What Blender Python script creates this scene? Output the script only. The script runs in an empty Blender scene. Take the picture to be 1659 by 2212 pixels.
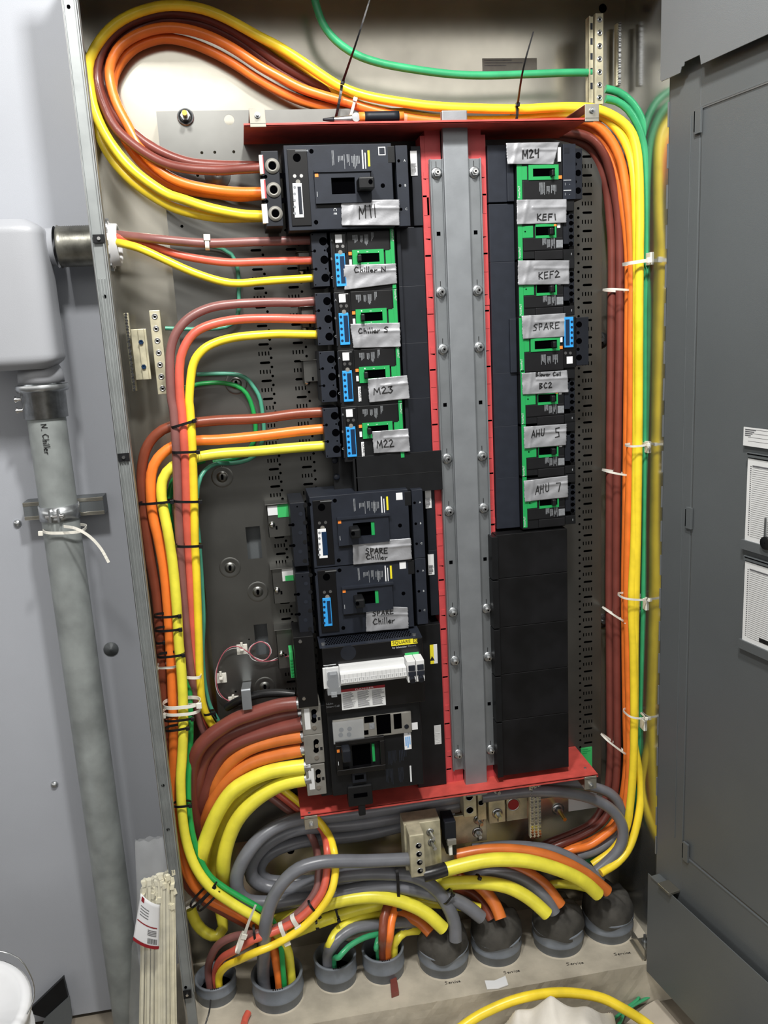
import bpy, bmesh, math, random
from mathutils import Vector, Matrix
random.seed(7)
SC = bpy.context.scene
COL = SC.collection
# ------------------------------------------------------------------ camera
CP = Vector((-0.44548883, -1.71007754, 1.49869916))
CR = Matrix(((0.98497254, 0.08611238, -0.1497122), (-0.16428835, 0.19975359, -0.96597507), (-0.05327687, 0.9760549, 0.21089907)))
FPX = 1800.0
cd = bpy.data.cameras.new('camera'); cam = bpy.data.objects.new('camera', cd); COL.objects.link(cam)
M4 = CR.to_4x4(); M4.translation = CP; cam.matrix_world = M4
cd.sensor_fit = 'VERTICAL'; cd.sensor_height = 36.0; cd.lens = 36.0 * FPX / 2212.0; cd.clip_start = .02
SC.camera = cam
# ------------------------------------------------------------------ world, lamps, exposure
SC.view_settings.view_transform = 'Standard'; SC.view_settings.look = 'None'
SC.view_settings.gamma = 1.0; SC.view_settings.use_curve_mapping = False
SC.view_settings.exposure = 0.0
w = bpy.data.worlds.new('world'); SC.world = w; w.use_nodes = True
# the room in front: dark floor, bright upper walls and ceiling
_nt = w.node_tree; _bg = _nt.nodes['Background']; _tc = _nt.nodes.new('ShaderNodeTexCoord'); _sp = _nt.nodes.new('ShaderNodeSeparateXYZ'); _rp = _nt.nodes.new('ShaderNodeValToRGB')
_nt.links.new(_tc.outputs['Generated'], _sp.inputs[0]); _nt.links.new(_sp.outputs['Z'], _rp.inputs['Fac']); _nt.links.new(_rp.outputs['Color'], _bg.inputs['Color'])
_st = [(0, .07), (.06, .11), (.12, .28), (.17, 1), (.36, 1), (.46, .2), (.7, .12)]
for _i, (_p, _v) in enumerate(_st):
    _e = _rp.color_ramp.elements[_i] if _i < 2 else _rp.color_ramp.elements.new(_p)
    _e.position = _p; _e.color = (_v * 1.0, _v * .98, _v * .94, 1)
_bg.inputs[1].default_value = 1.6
def area(name, loc, target, sx, sy, energy, color):
    l = bpy.data.lights.new(name, 'AREA'); l.shape = 'RECTANGLE'; l.size = sx; l.size_y = sy; l.energy = energy; l.color = color
    o = bpy.data.objects.new(name, l); COL.objects.link(o); o.location = loc
    o.rotation_euler = (Vector(target) - Vector(loc)).to_track_quat('-Z', 'Y').to_euler(); return o
area('ceiling_lamp', (-.16, -1.20, 2.93), (-.45, 0, 1.4), .16, .16, 44, (1, .985, .95))
area('ceiling_lamp', (-.75, -1.30, 2.87), (-.6, 0, 1.3), .22, .22, 30, (1, .985, .95))
# ------------------------------------------------------------------ pixel -> point on a plane
def ray(px, py): return CR @ Vector(((px - 829.5) / FPX, -(py - 1106) / FPX, -1))
def at(px, py, Y):
    d = ray(px, py); return CP + d * ((Y - CP.y) / d.y)
def atx(px, py, X):
    d = ray(px, py); return CP + d * ((X - CP.x) / d.x)
def atz(px, py, Z):
    d = ray(px, py); return CP + d * ((Z - CP.z) / d.z)
def mpp(p): return (CR.transposed() @ (Vector(p) - CP)).z / -FPX      # metres per pixel at p
SS = 1659 / 560
CROP = {'c1': (0, 0, SS), 'c2': (550, 0, SS), 'c3': (1099, 0, SS), 'c4': (0, 550, SS), 'c5': (550, 550, SS), 'c6': (1099, 550, SS),
        'c7': (0, 1100, SS), 'c8': (550, 1100, SS), 'c9': (1099, 1100, SS), 'c10': (0, 1652, SS), 'c11': (550, 1652, SS), 'c12': (1099, 1652, SS),
        'z1': (1080, 290, 7.135), 'z2': (540, 290, 4.1475), 'z3': (640, 480, 6.9125), 'z4': (590, 1030, 4.484), 'z5': (590, 1340, 4.484),
        'z6': (240, 460, 3.456), 'z7': (860, 1660, 3.607), 'z8': (0, 440, 4.807), 'p': (0, 0, 1)}
def P(c, x, y):
    o = CROP[c]; return (o[0] + x / o[2], o[1] + y / o[2])
def A(c, x, y, Y): return at(*P(c, x, y), Y)
# ------------------------------------------------------------------ materials
def lin(c): return tuple((v / 255 / 12.92) if v / 255 <= .04045 else ((v / 255 + .055) / 1.055) ** 2.4 for v in c)
MATS = {}
def mat(name, rgb, rough=.5, metal=0.0, var=.06, nscale=8, bump=0.0, bscale=200, alpha=1, trans=0, coat=0, rgb2=None):
    m = bpy.data.materials.new(name); m.use_nodes = True; nt = m.node_tree; b = nt.nodes['Principled BSDF']
    c = lin(rgb)
    b.inputs['Roughness'].default_value = rough; b.inputs['Metallic'].default_value = metal
    if trans: b.inputs['Transmission Weight'].default_value = trans; b.inputs['IOR'].default_value = 1.15
    if alpha < 1: b.inputs['Alpha'].default_value = alpha
    if coat: b.inputs['Coat Weight'].default_value = coat; b.inputs['Coat Roughness'].default_value = .12
    tc = nt.nodes.new('ShaderNodeTexCoord'); n = nt.nodes.new('ShaderNodeTexNoise')
    n.inputs['Scale'].default_value = nscale; n.inputs['Detail'].default_value = 5
    nt.links.new(tc.outputs['Object'], n.inputs['Vector'])
    r = nt.nodes.new('ShaderNodeValToRGB'); nt.links.new(n.outputs['Fac'], r.inputs['Fac'])
    c2 = lin(rgb2) if rgb2 else tuple(v * (1 + var * 2) for v in c); c1 = tuple(v * (1 - var * 2) for v in c) if not rgb2 else c
    r.color_ramp.elements[0].position = .35; r.color_ramp.elements[1].position = .65
    r.color_ramp.elements[0].color = (*c1, 1); r.color_ramp.elements[1].color = (*c2, 1)
    nt.links.new(r.outputs['Color'], b.inputs['Base Color'])
    if bump:
        n2 = nt.nodes.new('ShaderNodeTexNoise'); n2.inputs['Scale'].default_value = bscale; n2.inputs['Detail'].default_value = 3
        nt.links.new(tc.outputs['Object'], n2.inputs['Vector'])
        bp = nt.nodes.new('ShaderNodeBump'); bp.inputs['Strength'].default_value = bump; bp.inputs['Distance'].default_value = .002
        nt.links.new(n2.outputs['Fac'], bp.inputs['Height']); nt.links.new(bp.outputs['Normal'], b.inputs['Normal'])
    MATS[name] = m; return m
mat('galv', (186, 182, 170), .22, .85, .10, 5, .05, 8)
mat('galv_side', (176, 178, 178), .17, .92, .06, 5, .03, 8)
mat('pan', (116, 116, 113), .36, .9, .08, 6, .04, 8)
mat('rail', (138, 142, 146), .48, .55, .04, 20, .05, 400)
mat('rail_flange', (128, 132, 135), .45, .55, .04, 20, .05, 400)
mat('zinc', (185, 188, 190), .28, .9, .1, 60)
mat('chrome', (225, 225, 225), .15, 1, .02)
mat('tin', (190, 184, 158), .45, .4, .12, 30, .1, 60)
mat('flange', (140, 144, 144), .5, .45, .05, 20, .05, 100)
mat('emt', (140, 145, 144), .45, .25, .10, 16, .05, 60)
mat('paint_light', (160, 163, 170), .55, 0, .02, 3, .15, 900)
mat('paint_lb', (155, 157, 162), .42, 0, .02, 3, .1, 600)
mat('paint_door', (92, 96, 98), .42, .1, .03, 3, .2, 900)
mat('paint_door_flap', (112, 115, 117), .42, .1, .02, 3, .2, 900)
mat('red', (190, 70, 72), .5, 0, .04, 30)
mat('red_plate', (190, 74, 66), .55, 0, .06, 40, .1, 300)
mat('black', (18, 19, 21), .45, 0, .1, 30, .03, 200)
mat('black_gloss', (12, 12, 14), .28, 0, .1, 30)
mat('black_film', (14, 14, 16), .5, 0, .3, 14)
mat('slate', (32, 36, 45), .5, 0, .05, 40, .03, 300)
mat('slate_dark', (23, 26, 33), .5, 0, .06, 30, .03, 300)
mat('hole', (3, 3, 4), .9, 0, .02); MATS['hole'].node_tree.nodes['Principled BSDF'].inputs['Specular IOR Level'].default_value = 0  # near black painted in for the shade inside holes, slots and recesses
mat('dark_steel', (114, 113, 106), .36, .8, .15, 40, .1, 80)
mat('brass', (200, 165, 85), .3, .9, .05)
mat('green_plastic', (28, 150, 78), .45, 0, .03)
mat('green_pcb', (60, 180, 100), .45, 0, .03)
mat('blue', (48, 150, 220), .4, 0, .03)
mat('navy', (18, 42, 70), .3, 0, .03)
mat('white', (225, 226, 228), .5, 0, .02)
mat('white_sticker', (215, 216, 216), .5, 0, .03)
mat('print', (125, 128, 132), .6, 0, .1, 200)
mat('print_white', (205, 208, 210), .6, 0, .02)
mat('ink', (12, 12, 14), .55, 0, .02)
mat('label_ink', (95, 95, 98), .6, 0, .1, 100)
mat('warn_red', (140, 25, 35), .5, 0, .03)
mat('yellow_sticker', (225, 210, 40), .5, 0, .03)
mat('orange_mark', (230, 130, 50), .5, 0, .02)
mat('tape', (160, 161, 165), .33, .35, .05, 40, .12, 250)
mat('clear', (225, 230, 235), .12, 0, .02, alpha=.16)
mat('clear_bag', (230, 233, 235), .08, 0, .02, alpha=.15, bump=.9, bscale=25)
mat('cream', (222, 216, 190), .5, 0, .05, 40)
mat('grey_lug', (128, 126, 120), .45, .2, .05, 40)
mat('concrete', (176, 168, 152), .85, 0, .1, 12, .25, 120)
mat('concrete_floor', (120, 112, 100), .85, 0, .15, 9, .5, 50)
mat('putty', (62, 60, 56), .85, 0, .2, 25, .7, 40)
mat('pvc', (112, 118, 126), .45, 0, .08, 20, .1, 80)
mat('wall_paint', (120, 120, 118), .8, 0, .05, 3)
mat('cloth', (225, 220, 210), .8, 0, .04, 10, .3, 100)
mat('cardboard', (190, 180, 165), .8, 0, .05, 10)
mat('copper', (190, 110, 70), .35, .9, .1, 40)
for k_ in ('slate', 'slate_dark', 'black', 'black_film'): MATS[k_].node_tree.nodes['Principled BSDF'].inputs['Specular IOR Level'].default_value = .3
def cabmat(n, c, rough=.33): return mat(n, c, rough, 0, .05, 25, .04, 300)
cabmat('w_brown', (118, 62, 54)); cabmat('w_brown2', (130, 66, 46)); cabmat('w_mauve', (132, 88, 84)); cabmat('w_dkbrown', (74, 46, 38))
cabmat('w_orange', (240, 125, 50)); cabmat('w_orange2', (205, 112, 50)); cabmat('w_yellow', (250, 220, 55)); cabmat('w_yellow2', (232, 222, 70))
cabmat('w_coral', (212, 98, 80)); cabmat('w_green', (55, 155, 105)); cabmat('w_green2', (35, 150, 75)); cabmat('w_teal', (75, 150, 125))
cabmat('w_grey', (108, 110, 116)); cabmat('w_dkgrey', (80, 82, 86)); cabmat('w_black', (26, 26, 28))
cabmat('nylon', (225, 222, 212)); cabmat('nylon_black', (20, 20, 22)); cabmat('w_pink', (170, 90, 100)); cabmat('w_white', (210, 205, 205))
# ------------------------------------------------------------------ mesh builder
def frame(d):
    d = Vector(d).normalized(); u = d.cross(Vector((0, 0, 1)))
    if u.length < .05: u = d.cross(Vector((1, 0, 0)))
    u.normalize(); return u, d.cross(u).normalized()
class MB:
    def __init__(s, *mats): s.v = []; s.f = []; s.mi = []; s.sm = []; s.mats = list(mats) or ['black']
    def add(s, vs, fs, m=0, smooth=False):
        if isinstance(m, str):
            if m not in s.mats: s.mats.append(m)
            m = s.mats.index(m)
        b = len(s.v); s.v += [Vector(q) for q in vs]
        for f in fs: s.f.append([i + b for i in f]); s.mi.append(m); s.sm.append(smooth)
        return s
    def box(s, x0, x1, y0, y1, z0, z1, m=0):
        if x0 > x1: x0, x1 = x1, x0
        if y0 > y1: y0, y1 = y1, y0
        if z0 > z1: z0, z1 = z1, z0
        return s.add([(x0, y0, z0), (x1, y0, z0), (x1, y1, z0), (x0, y1, z0), (x0, y0, z1), (x1, y0, z1), (x1, y1, z1), (x0, y1, z1)],
                     [(0, 3, 2, 1), (4, 5, 6, 7), (0, 1, 5, 4), (1, 2, 6, 5), (2, 3, 7, 6), (3, 0, 4, 7)], m)
    def obox(s, c, ax, ay, az, m=0):              # centre and three half-axis vectors
        c = Vector(c); ax, ay, az = Vector(ax), Vector(ay), Vector(az)
        vs = [c + i * ax + j * ay + k * az for k in (-1, 1) for (i, j) in ((-1, -1), (1, -1), (1, 1), (-1, 1))]
        return s.add(vs, [(0, 3, 2, 1), (4, 5, 6, 7), (0, 1, 5, 4), (1, 2, 6, 5), (2, 3, 7, 6), (3, 0, 4, 7)], m)
    def pring(s, c, o, i, Y, back, m=0):          # rectangular frame between an outer and an inner picture rectangle
        a = A(c, o[0], o[1], Y); b = A(c, o[2], o[3], Y); p = A(c, i[0], i[1], Y); q = A(c, i[2], i[3], Y)
        s.box(a.x, b.x, Y, Y + back, p.z, a.z, m); s.box(a.x, b.x, Y, Y + back, b.z, q.z, m); s.box(a.x, p.x, Y, Y + back, q.z, p.z, m); return s.box(q.x, b.x, Y, Y + back, q.z, p.z, m)
    def cut(s): s.cuts = getattr(s, 'cuts', []) + [(len(s.v), len(s.f))]; return s
    def build_pieces(s, name, parent):            # every run of shapes up to a cut() becomes an object of its own
        v0 = f0 = 0; out = []
        for v1, f1 in s.cuts:
            m_ = MB(*s.mats); m_.v = s.v[v0:v1]; m_.f = [[i - v0 for i in f] for f in s.f[f0:f1]]; m_.mi = s.mi[f0:f1]; m_.sm = s.sm[f0:f1]
            out.append(m_.build(name, parent)); v0, f0 = v1, f1
        return out
    def pbox(s, c, x0, y0, x1, y1, Y, back, m=0):   # a box whose front face shows between two picture corners on the plane Y
        a = A(c, x0, y0, Y); b = A(c, x1, y1, Y); return s.box(a.x, b.x, Y, Y + back, b.z, a.z, m)
    def cyl(s, p0, p1, r0, r1=None, n=16, m=0, cap=True, smooth=True):
        p0, p1 = Vector(p0), Vector(p1); r1 = r0 if r1 is None else r1; u, v = frame(p1 - p0)
        vs = []
        for p, r in ((p0, r0), (p1, r1)):
            for i in range(n):
                a = 2 * math.pi * i / n; vs.append(p + (u * math.cos(a) + v * math.sin(a)) * r)
        s.add(vs, [(i, (i + 1) % n, n + (i + 1) % n, n + i) for i in range(n)], m, smooth)
        if cap: s.add(vs[:n], [list(range(n))[::-1]], m); s.add(vs[n:], [list(range(n))], m)
        return s
    def disc(s, c, x, y, Y, r, h=.0006, m=0, n=16):    # round boss on a front face; r in metres
        p = A(c, x, y, Y); return s.cyl(p + Vector((0, .001, 0)), p - Vector((0, h, 0)), r, n=n, m=m)
    def tube(s, pts, r, n=12, m=0, cap=True, rib=0, nr=7, pitch=.1):
        pts = [Vector(q) for q in pts]; N = len(pts); vs = []; u = None; L = 0
        for i, p in enumerate(pts):
            d = (pts[min(i + 1, N - 1)] - pts[max(i - 1, 0)]).normalized()
            if u is None: u, _ = frame(d)
            u = (u - d * u.dot(d)).normalized(); v = d.cross(u); rr = r[i] if isinstance(r, (list, tuple)) else r
            if i: L += (p - pts[i - 1]).length
            for k in range(n):
                a = 2 * math.pi * k / n; q = rr * (1 + rib * math.cos(nr * a + L / pitch * 2 * math.pi * nr / 7)) if rib else rr
                vs.append(p + (u * math.cos(a) + v * math.sin(a)) * q)
        fs = [(i * n + k, i * n + (k + 1) % n, (i + 1) * n + (k + 1) % n, (i + 1) * n + k) for i in range(N - 1) for k in range(n)]
        s.add(vs, fs, m, True)
        if cap: s.add(vs[:n], [list(range(n))[::-1]], m); s.add(vs[-n:], [list(range(n))], m)
        return s
    def lathe(s, c, axis, prof, n=24, m=0, smooth=True):      # prof: [(distance along axis, radius)]
        c = Vector(c); d = Vector(axis).normalized(); u, v = frame(d); vs = []
        for h, r in prof:
            for i in range(n):
                a = 2 * math.pi * i / n; vs.append(c + d * h + (u * math.cos(a) + v * math.sin(a)) * r)
        return s.add(vs, [(j * n + i, j * n + (i + 1) % n, (j + 1) * n + (i + 1) % n, (j + 1) * n + i) for j in range(len(prof) - 1) for i in range(n)], m, smooth)
    def prism(s, pts, off, m=0):                  # polygon extruded by the vector off
        n = len(pts); off = Vector(off); a = [Vector(q) for q in pts]; b = [q + off for q in a]
        return s.add(a + b, [list(range(n)), list(range(n, 2 * n))[::-1]] + [(i, n + i, n + (i + 1) % n, (i + 1) % n) for i in range(n)], m)
    def ppoly(s, c, pp, Y, back, m=0): return s.prism([A(c, x, y, Y) for x, y in pp], (0, back, 0), m)
    def grid(s, fn, nu, nv, m=0, smooth=True):
        vs = [fn(i / nu, j / nv) for j in range(nv + 1) for i in range(nu + 1)]
        return s.add(vs, [(j * (nu + 1) + i, j * (nu + 1) + i + 1, (j + 1) * (nu + 1) + i + 1, (j + 1) * (nu + 1) + i) for j in range(nv) for i in range(nu)], m, smooth)
    def join(s, o):
        for f, mi, sm in zip(o.f, o.mi, o.sm): pass
        b = len(s.v); s.v += o.v
        for f, mi, sm in zip(o.f, o.mi, o.sm):
            mn = o.mats[mi]
            if mn not in s.mats: s.mats.append(mn)
            s.f.append([i + b for i in f]); s.mi.append(s.mats.index(mn)); s.sm.append(sm)
        return s
    def build(s, name, parent=None, bevel=0, solid=0, label=None, cat=None, group=None, kind=None):
        if parent is not None: org = root_loc(parent)
        else:
            xs = [q.x for q in s.v]; ys = [q.y for q in s.v]; zs = [q.z for q in s.v]
            org = Vector(((min(xs) + max(xs)) / 2, (min(ys) + max(ys)) / 2, min(zs)))
        me = bpy.data.meshes.new(name); me.from_pydata([q - org for q in s.v], [], s.f)
        for k in s.mats: me.materials.append(MATS[k])
        for p, mi, sm in zip(me.polygons, s.mi, s.sm): p.material_index = mi; p.use_smooth = sm
        bm = bmesh.new(); bm.from_mesh(me); bmesh.ops.recalc_face_normals(bm, faces=bm.faces); bm.to_mesh(me); bm.free()
        o = bpy.data.objects.new(name, me); COL.objects.link(o)
        if parent is None: o.location = org
        else: o.parent = parent
        if bevel:
            b = o.modifiers.new('bevel', 'BEVEL'); b.width = bevel; b.segments = 2; b.limit_method = 'ANGLE'; b.angle_limit = math.radians(40)
        if solid:
            t = o.modifiers.new('solid', 'SOLIDIFY'); t.thickness = solid
        return tag(o, label, cat, group, kind)
def tag(o, label=None, cat=None, group=None, kind=None):
    if label: o['label'] = label
    if cat: o['category'] = cat
    if group: o['group'] = group
    if kind: o['kind'] = kind
    return o
def root_loc(o):
    while o.parent: o = o.parent
    return Vector(o.location)
def thing(name, label, cat, loc, group=None):
    o = bpy.data.objects.new(name, None); o.empty_display_size = .02; COL.objects.link(o); o.location = loc
    return tag(o, label, cat, group)
def children(o): return [c for c in bpy.data.objects if c.parent is o]
def copy_tree(o, loc=None, parent=None, label=None, skip=()):
    kids = children(o)
    c = o.copy(); COL.objects.link(c)
    if parent: c.parent = parent
    if loc is not None: c.location = loc
    if label: c['label'] = label
    for k in kids:
        if k.name.split('.')[0] not in skip: copy_tree(k, parent=c)
    return c
# printed text as a mesh
def printed(mb, s, origin, right, up, h, m='print_white', off=(0, -.0003, 0), width=None):
    cu = bpy.data.curves.new('t', 'FONT'); cu.body = s; cu.size = 1; cu.resolution_u = 2
    o = bpy.data.objects.new('t', cu); COL.objects.link(o); me = bpy.data.meshes.new_from_object(o)
    vs = [v.co.copy() for v in me.vertices]; fs = [list(p.vertices) for p in me.polygons]
    bpy.data.objects.remove(o); bpy.data.curves.remove(cu); bpy.data.meshes.remove(me)
    if not vs: return
    x1 = max(v.x for v in vs); sx = h / .7
    if width: sx = width / x1
    origin = Vector(origin) + Vector(off); right, up = Vector(right), Vector(up)
    mb.add([origin + right * (v.x * sx) + up * (v.y * h / .7) for v in vs], fs, m)
RX, UZ = Vector((1, 0, 0)), Vector((0, 0, 1))
# marker handwriting
GL = {'M': [[(0, 0), (.08, .95), (.38, .3), (.68, 1), (.72, 0)]], '1': [[(.25, 1), (.3, 0)]], '2': [[(.05, .8), (.3, 1), (.55, .75), (.05, .05), (.7, .1)]],
 '3': [[(.05, .95), (.55, .95), (.25, .6), (.6, .3), (.35, 0), (0, .1)]], '4': [[(.1, 1), (.1, .5), (.55, .55)], [(.55, 1), (.5, 0)]], '5': [[(.6, 1), (.15, .95), (.1, .55), (.5, .5), (.5, .1), (0, 0)]],
 '7': [[(.1, .95), (.6, 1), (.35, 0)]], 'K': [[(.05, 1), (.05, 0)], [(.6, 1), (.05, .45), (.6, 0)]], 'E': [[(.6, 1), (.1, .95), (.05, 0), (.6, .05)], [(.08, .5), (.5, .55)]],
 'F': [[(.65, 1), (.1, .95), (.05, 0)], [(.08, .5), (.5, .55)]], 'S': [[(.6, .9), (.3, 1), (.05, .75), (.5, .4), (.4, .05), (0, .05)]], 'P': [[(.08, 0), (.08, 1), (.5, .95), (.5, .5), (.1, .45)]],
 'A': [[(0, 0), (.35, 1), (.62, 0)], [(.12, .35), (.55, .4)]], 'R': [[(.08, 0), (.08, 1), (.5, .95), (.45, .55), (.1, .5), (.6, 0)]], 'B': [[(.08, 0), (.08, 1), (.5, .9), (.1, .5), (.55, .3), (.08, 0)]],
 'C': [[(.55, .85), (.3, 1), (.02, .5), (.2, .03), (.6, .15)]], 'H': [[(.05, 1), (.05, 0)], [(.5, 1), (.5, 0)], [(.05, .5), (.5, .5)]], 'U': [[(.05, 1), (.05, .15), (.3, 0), (.5, .15), (.52, 1)]],
 'N': [[(.05, 0), (.1, .9), (.5, .1), (.6, 1)]], 'h': [[(.05, 1), (.05, 0)], [(.05, .4), (.3, .55), (.35, 0)]], 'i': [[(.1, .5), (.12, 0)], [(.12, .75), (.13, .8)]], 'l': [[(.1, 1), (.12, 0)]],
 'e': [[(.05, .3), (.4, .35), (.25, .55), (.03, .3), (.2, 0), (.45, .1)]], 'r': [[(.05, .5), (.08, 0)], [(.07, .3), (.4, .5)]], 'o': [[(.2, .5), (.02, .25), (.2, 0), (.4, .25), (.2, .5)]],
 'w': [[(0, .5), (.12, 0), (.25, .35), (.4, 0), (.5, .5)]], 'v': [[(0, .5), (.15, 0), (.35, .5)]], 'c': [[(.4, .45), (.15, .5), (.03, .2), (.2, 0), (.42, .08)]], '.': [[(.1, 0), (.12, .04)]], ' ': []}
GW = {'M': .95, 'i': .3, 'l': .28, '1': .45, '.': .3, ' ': .5, 'w': .65, 'r': .5, 'h': .5, 'e': .55, 'o': .5, 'v': .5, 'c': .5}
def hand(mb, s, o, e, h, th, up=None, m='ink', n=Vector((0, -1, 0)), off=.0009, surf=None):
    # s written from o to e (world points), letters h tall, pen th wide
    o, e = Vector(o), Vector(e); r = e - o; W = sum(GW.get(c, .8) for c in s); sc = r.length / W; r.normalize(); up = Vector(up).normalized() if up else n.cross(r) * -1
    if not up.length: up = UZ
    x = 0; k = 0
    for c in s:
        for st in GL[c]:
            q = [o + r * ((x + a + .04 * random.uniform(-1, 1)) * sc) + up * ((b + .03 * random.uniform(-1, 1)) * h) for a, b in st]
            k += 1
            for a, b in zip(q[:-1], q[1:]):
                d = (b - a)
                if d.length < 1e-5: continue
                d.normalize(); w_ = d.cross(n).normalized() * th / 2; z = n * (off + .00003 * k)
                N_ = 4 if surf else 1; a0_ = a - d * th * .3; b0_ = b + d * th * .3
                for j in range(N_):
                    vs = [a0_.lerp(b0_, j / N_) + w_, a0_.lerp(b0_, (j + 1) / N_) + w_, a0_.lerp(b0_, (j + 1) / N_) - w_, a0_.lerp(b0_, j / N_) - w_]
                    vs = [Vector((q_.x, surf(q_) - .00003 * k, q_.z)) for q_ in vs] if surf else [q_ + z for q_ in vs]
                    mb.add(vs, [(0, 1, 2, 3)], m)
        x += GW.get(c, .8)
    return mb
def crom(pts, step=.012):
    pts = [Vector(q) for q in pts]
    if len(pts) < 3: pts = [pts[0], (pts[0] + pts[-1]) / 2, pts[-1]]
    P_ = [2 * pts[0] - pts[1]] + pts + [2 * pts[-1] - pts[-2]]; out = []
    for i in range(1, len(P_) - 2):
        a, b, c, d = P_[i - 1:i + 3]; L = (c - b).length; n = max(1, int(L / step))
        for k in range(n):
            t = k / n
            out.append(.5 * ((2 * b) + (c - a) * t + (2 * a - 5 * b + 4 * c - d) * t * t + (3 * b - a - 3 * c + d) * t ** 3))
    out.append(pts[-1]); return out
def cpts(pts):
    out = []; Y = 0; c = 'p'
    for q in pts:
        if isinstance(q, str): c = q; continue
        if isinstance(q, Vector): out.append(q); continue
        if len(q) > 2: Y = q[2]
        px = P(c, q[0], q[1]); out.append((px, Y))
    # depths given at a few points are spread linearly between them
    res = []; n = len(out); given = [i for i, q in enumerate([z for z in pts if not isinstance(z, str)]) if isinstance(q, Vector) or len(q) > 2]
    raw = [z for z in pts if not isinstance(z, str)]
    for i, q in enumerate(out):
        if isinstance(q, Vector): res.append(q); continue
        (px, Yh) = q
        a = max([g for g in given if g <= i], default=given[0]); b = min([g for g in given if g >= i], default=given[-1])
        ya = raw[a].y if isinstance(raw[a], Vector) else raw[a][2]; yb = raw[b].y if isinstance(raw[b], Vector) else raw[b][2]
        Y = ya if a == b else ya + (yb - ya) * (i - a) / (b - a)
        res.append(at(px[0], px[1], Y))
    return res
def cable(name, label, m, dpx, pts, cat='cable', group=None, rib=0, n=14, step=.012, r=None):
    q = crom(cpts(pts), step if not rib else .006)
    rad = r or dpx / 2 * mpp(q[0])
    mb = MB(m); mb.tube(q, rad, n=26 if rib else n, rib=rib)
    return mb.build(name, label=label, cat=cat, group=group)
# ================================================================== STRUCTURE
ZP = -.014           # top of the concrete pad
ZF = -.125           # floor
YB = .15             # back sheet of the enclosure
mb = MB('concrete_floor'); mb.box(-2.6, 2.4, -2.6, .5, ZF - .05, ZF); mb.build('floor', kind='structure')
mb = MB('wall_paint'); mb.box(-2.6, 2.4, .34, .44, ZF, 3.4); mb.build('wall_back', kind='structure')
def padf(u, v):
    x = -.74 + u * 1.3; z = ZP if v > .3 else ZF + (ZP - ZF) * v / .3
    y = -.10 + max(0, v - .3) * .5; y += (random.uniform(-.0008, .0008) if v < .35 else 0)
    return (x, y, z)
mb = MB('concrete'); mb.grid(padf, 90, 20, smooth=False); mb.box(-.74, .56, -.09, .3, ZF, ZP - .004)
mb.build('trim_1', kind='structure', label='raised concrete pad under the open enclosure')
# ================================================================== ENCLOSURE
XL, XR, YF, ZB, ZT = -.695, .425, -.09, ZP, 2.23
enc = thing('panelboard_enclosure', 'large open galvanized steel enclosure box standing on the concrete pad', 'electrical box', (-.135, .03, ZP))
mb = MB('galv'); mb.box(XL, XR, YB, YB + .003, ZB, ZT); o_ = mb
for px, py in ((490, 1828), (808, 1806), (628, 1838)):
    mb.disc('p', px, py, YB, .005 if px != 628 else .009, .0003, 'hole')
for px, py in ((1302, 18), (1215, 1693)): mb.disc('p', px, py, YB, .009, .0003, 'hole')
mb.build('back_sheet', enc)
mb = MB('galv_side'); mb.box(XL - .002, XL, YF, YB, ZB, ZT); mb.build('left_side', enc)
mb = MB('galv_side'); mb.box(XR, XR + .002, YF, YB, ZB, ZT); mb.build('right_side', enc)
mb = MB('galv'); mb.box(XL, XR, YF, YB, ZT, ZT + .002); mb.build('top_side', enc)
mb = MB('flange'); mb.box(XL, XR, YF - .002, YF, 2.168, ZT + .05); mb.build('top_flange', enc)
# left flange with ribs and a foot
mb = MB('flange'); zf = .11
mb.box(XL, XL + .022, YF - .002, YF, zf, ZT)
mb.box(XL, XL + .002, YF - .006, YF, zf, ZT); mb.box(XL + .019, XL + .022, YF - .006, YF, zf, ZT)
mb.box(XL + .022, XL + .024, YF, YF + .02, zf, ZT)
for k in range(3): mb.box(XL + .004 + k * .005, XL + .0055 + k * .005, YF - .0045, YF, zf + .3, 1.62)
mb.box(XL + .002, XL + .022, YF, YF + .012, ZP, zf)
mb.build('left_flange', enc, bevel=.0008)
mb = MB('flange'); mb.box(XR - .02, XR, YF - .002, YF, ZB, ZT); mb.build('right_flange', enc, bevel=.0008)
mb = MB('hole')
for px, py in ((148, 14), (226, 640), (352, 1697), (363, 1792), (401, 2133)): mb.disc('p', px, py, YF - .003, .003, .0005)
mb.build('flange_hole', enc)
for (c, x0, y0, x1, y1) in (('p', 200, 507, 228, 524), ('p', 254, 980, 281, 995), ('p', 395, 2140, 414, 2154)):
    mb = MB('black'); a = A(c, x0, y0, YF - .006); b = A(c, x1, y1, YF - .006)
    mb.box(a.x, b.x, YF - .008, YF - .006, b.z, a.z); q = (a + b) / 2
    mb.cyl((q.x, YF - .008, q.z), (q.x, YF - .011, q.z), .003, m='chrome'); mb.build('flange_clip', enc)
mb = MB('galv'); mb.box(.375, .42, -.09, -.02, ZP, ZP + .004); mb.box(.38, .383, -.09, -.02, ZP, ZP + .03)
q = atz(1393, 2038, ZP + .006); mb.cyl((q.x, q.y, ZP), (q.x, q.y, ZP + .014), .009, n=6, m='zinc'); mb.cyl((q.x, q.y, ZP), (q.x, q.y, ZP + .03), .004, m='zinc')
mb.build('anchor_bracket', label='galvanized anchor bracket bolted to the concrete pad in the right corner', cat='bracket')
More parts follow.
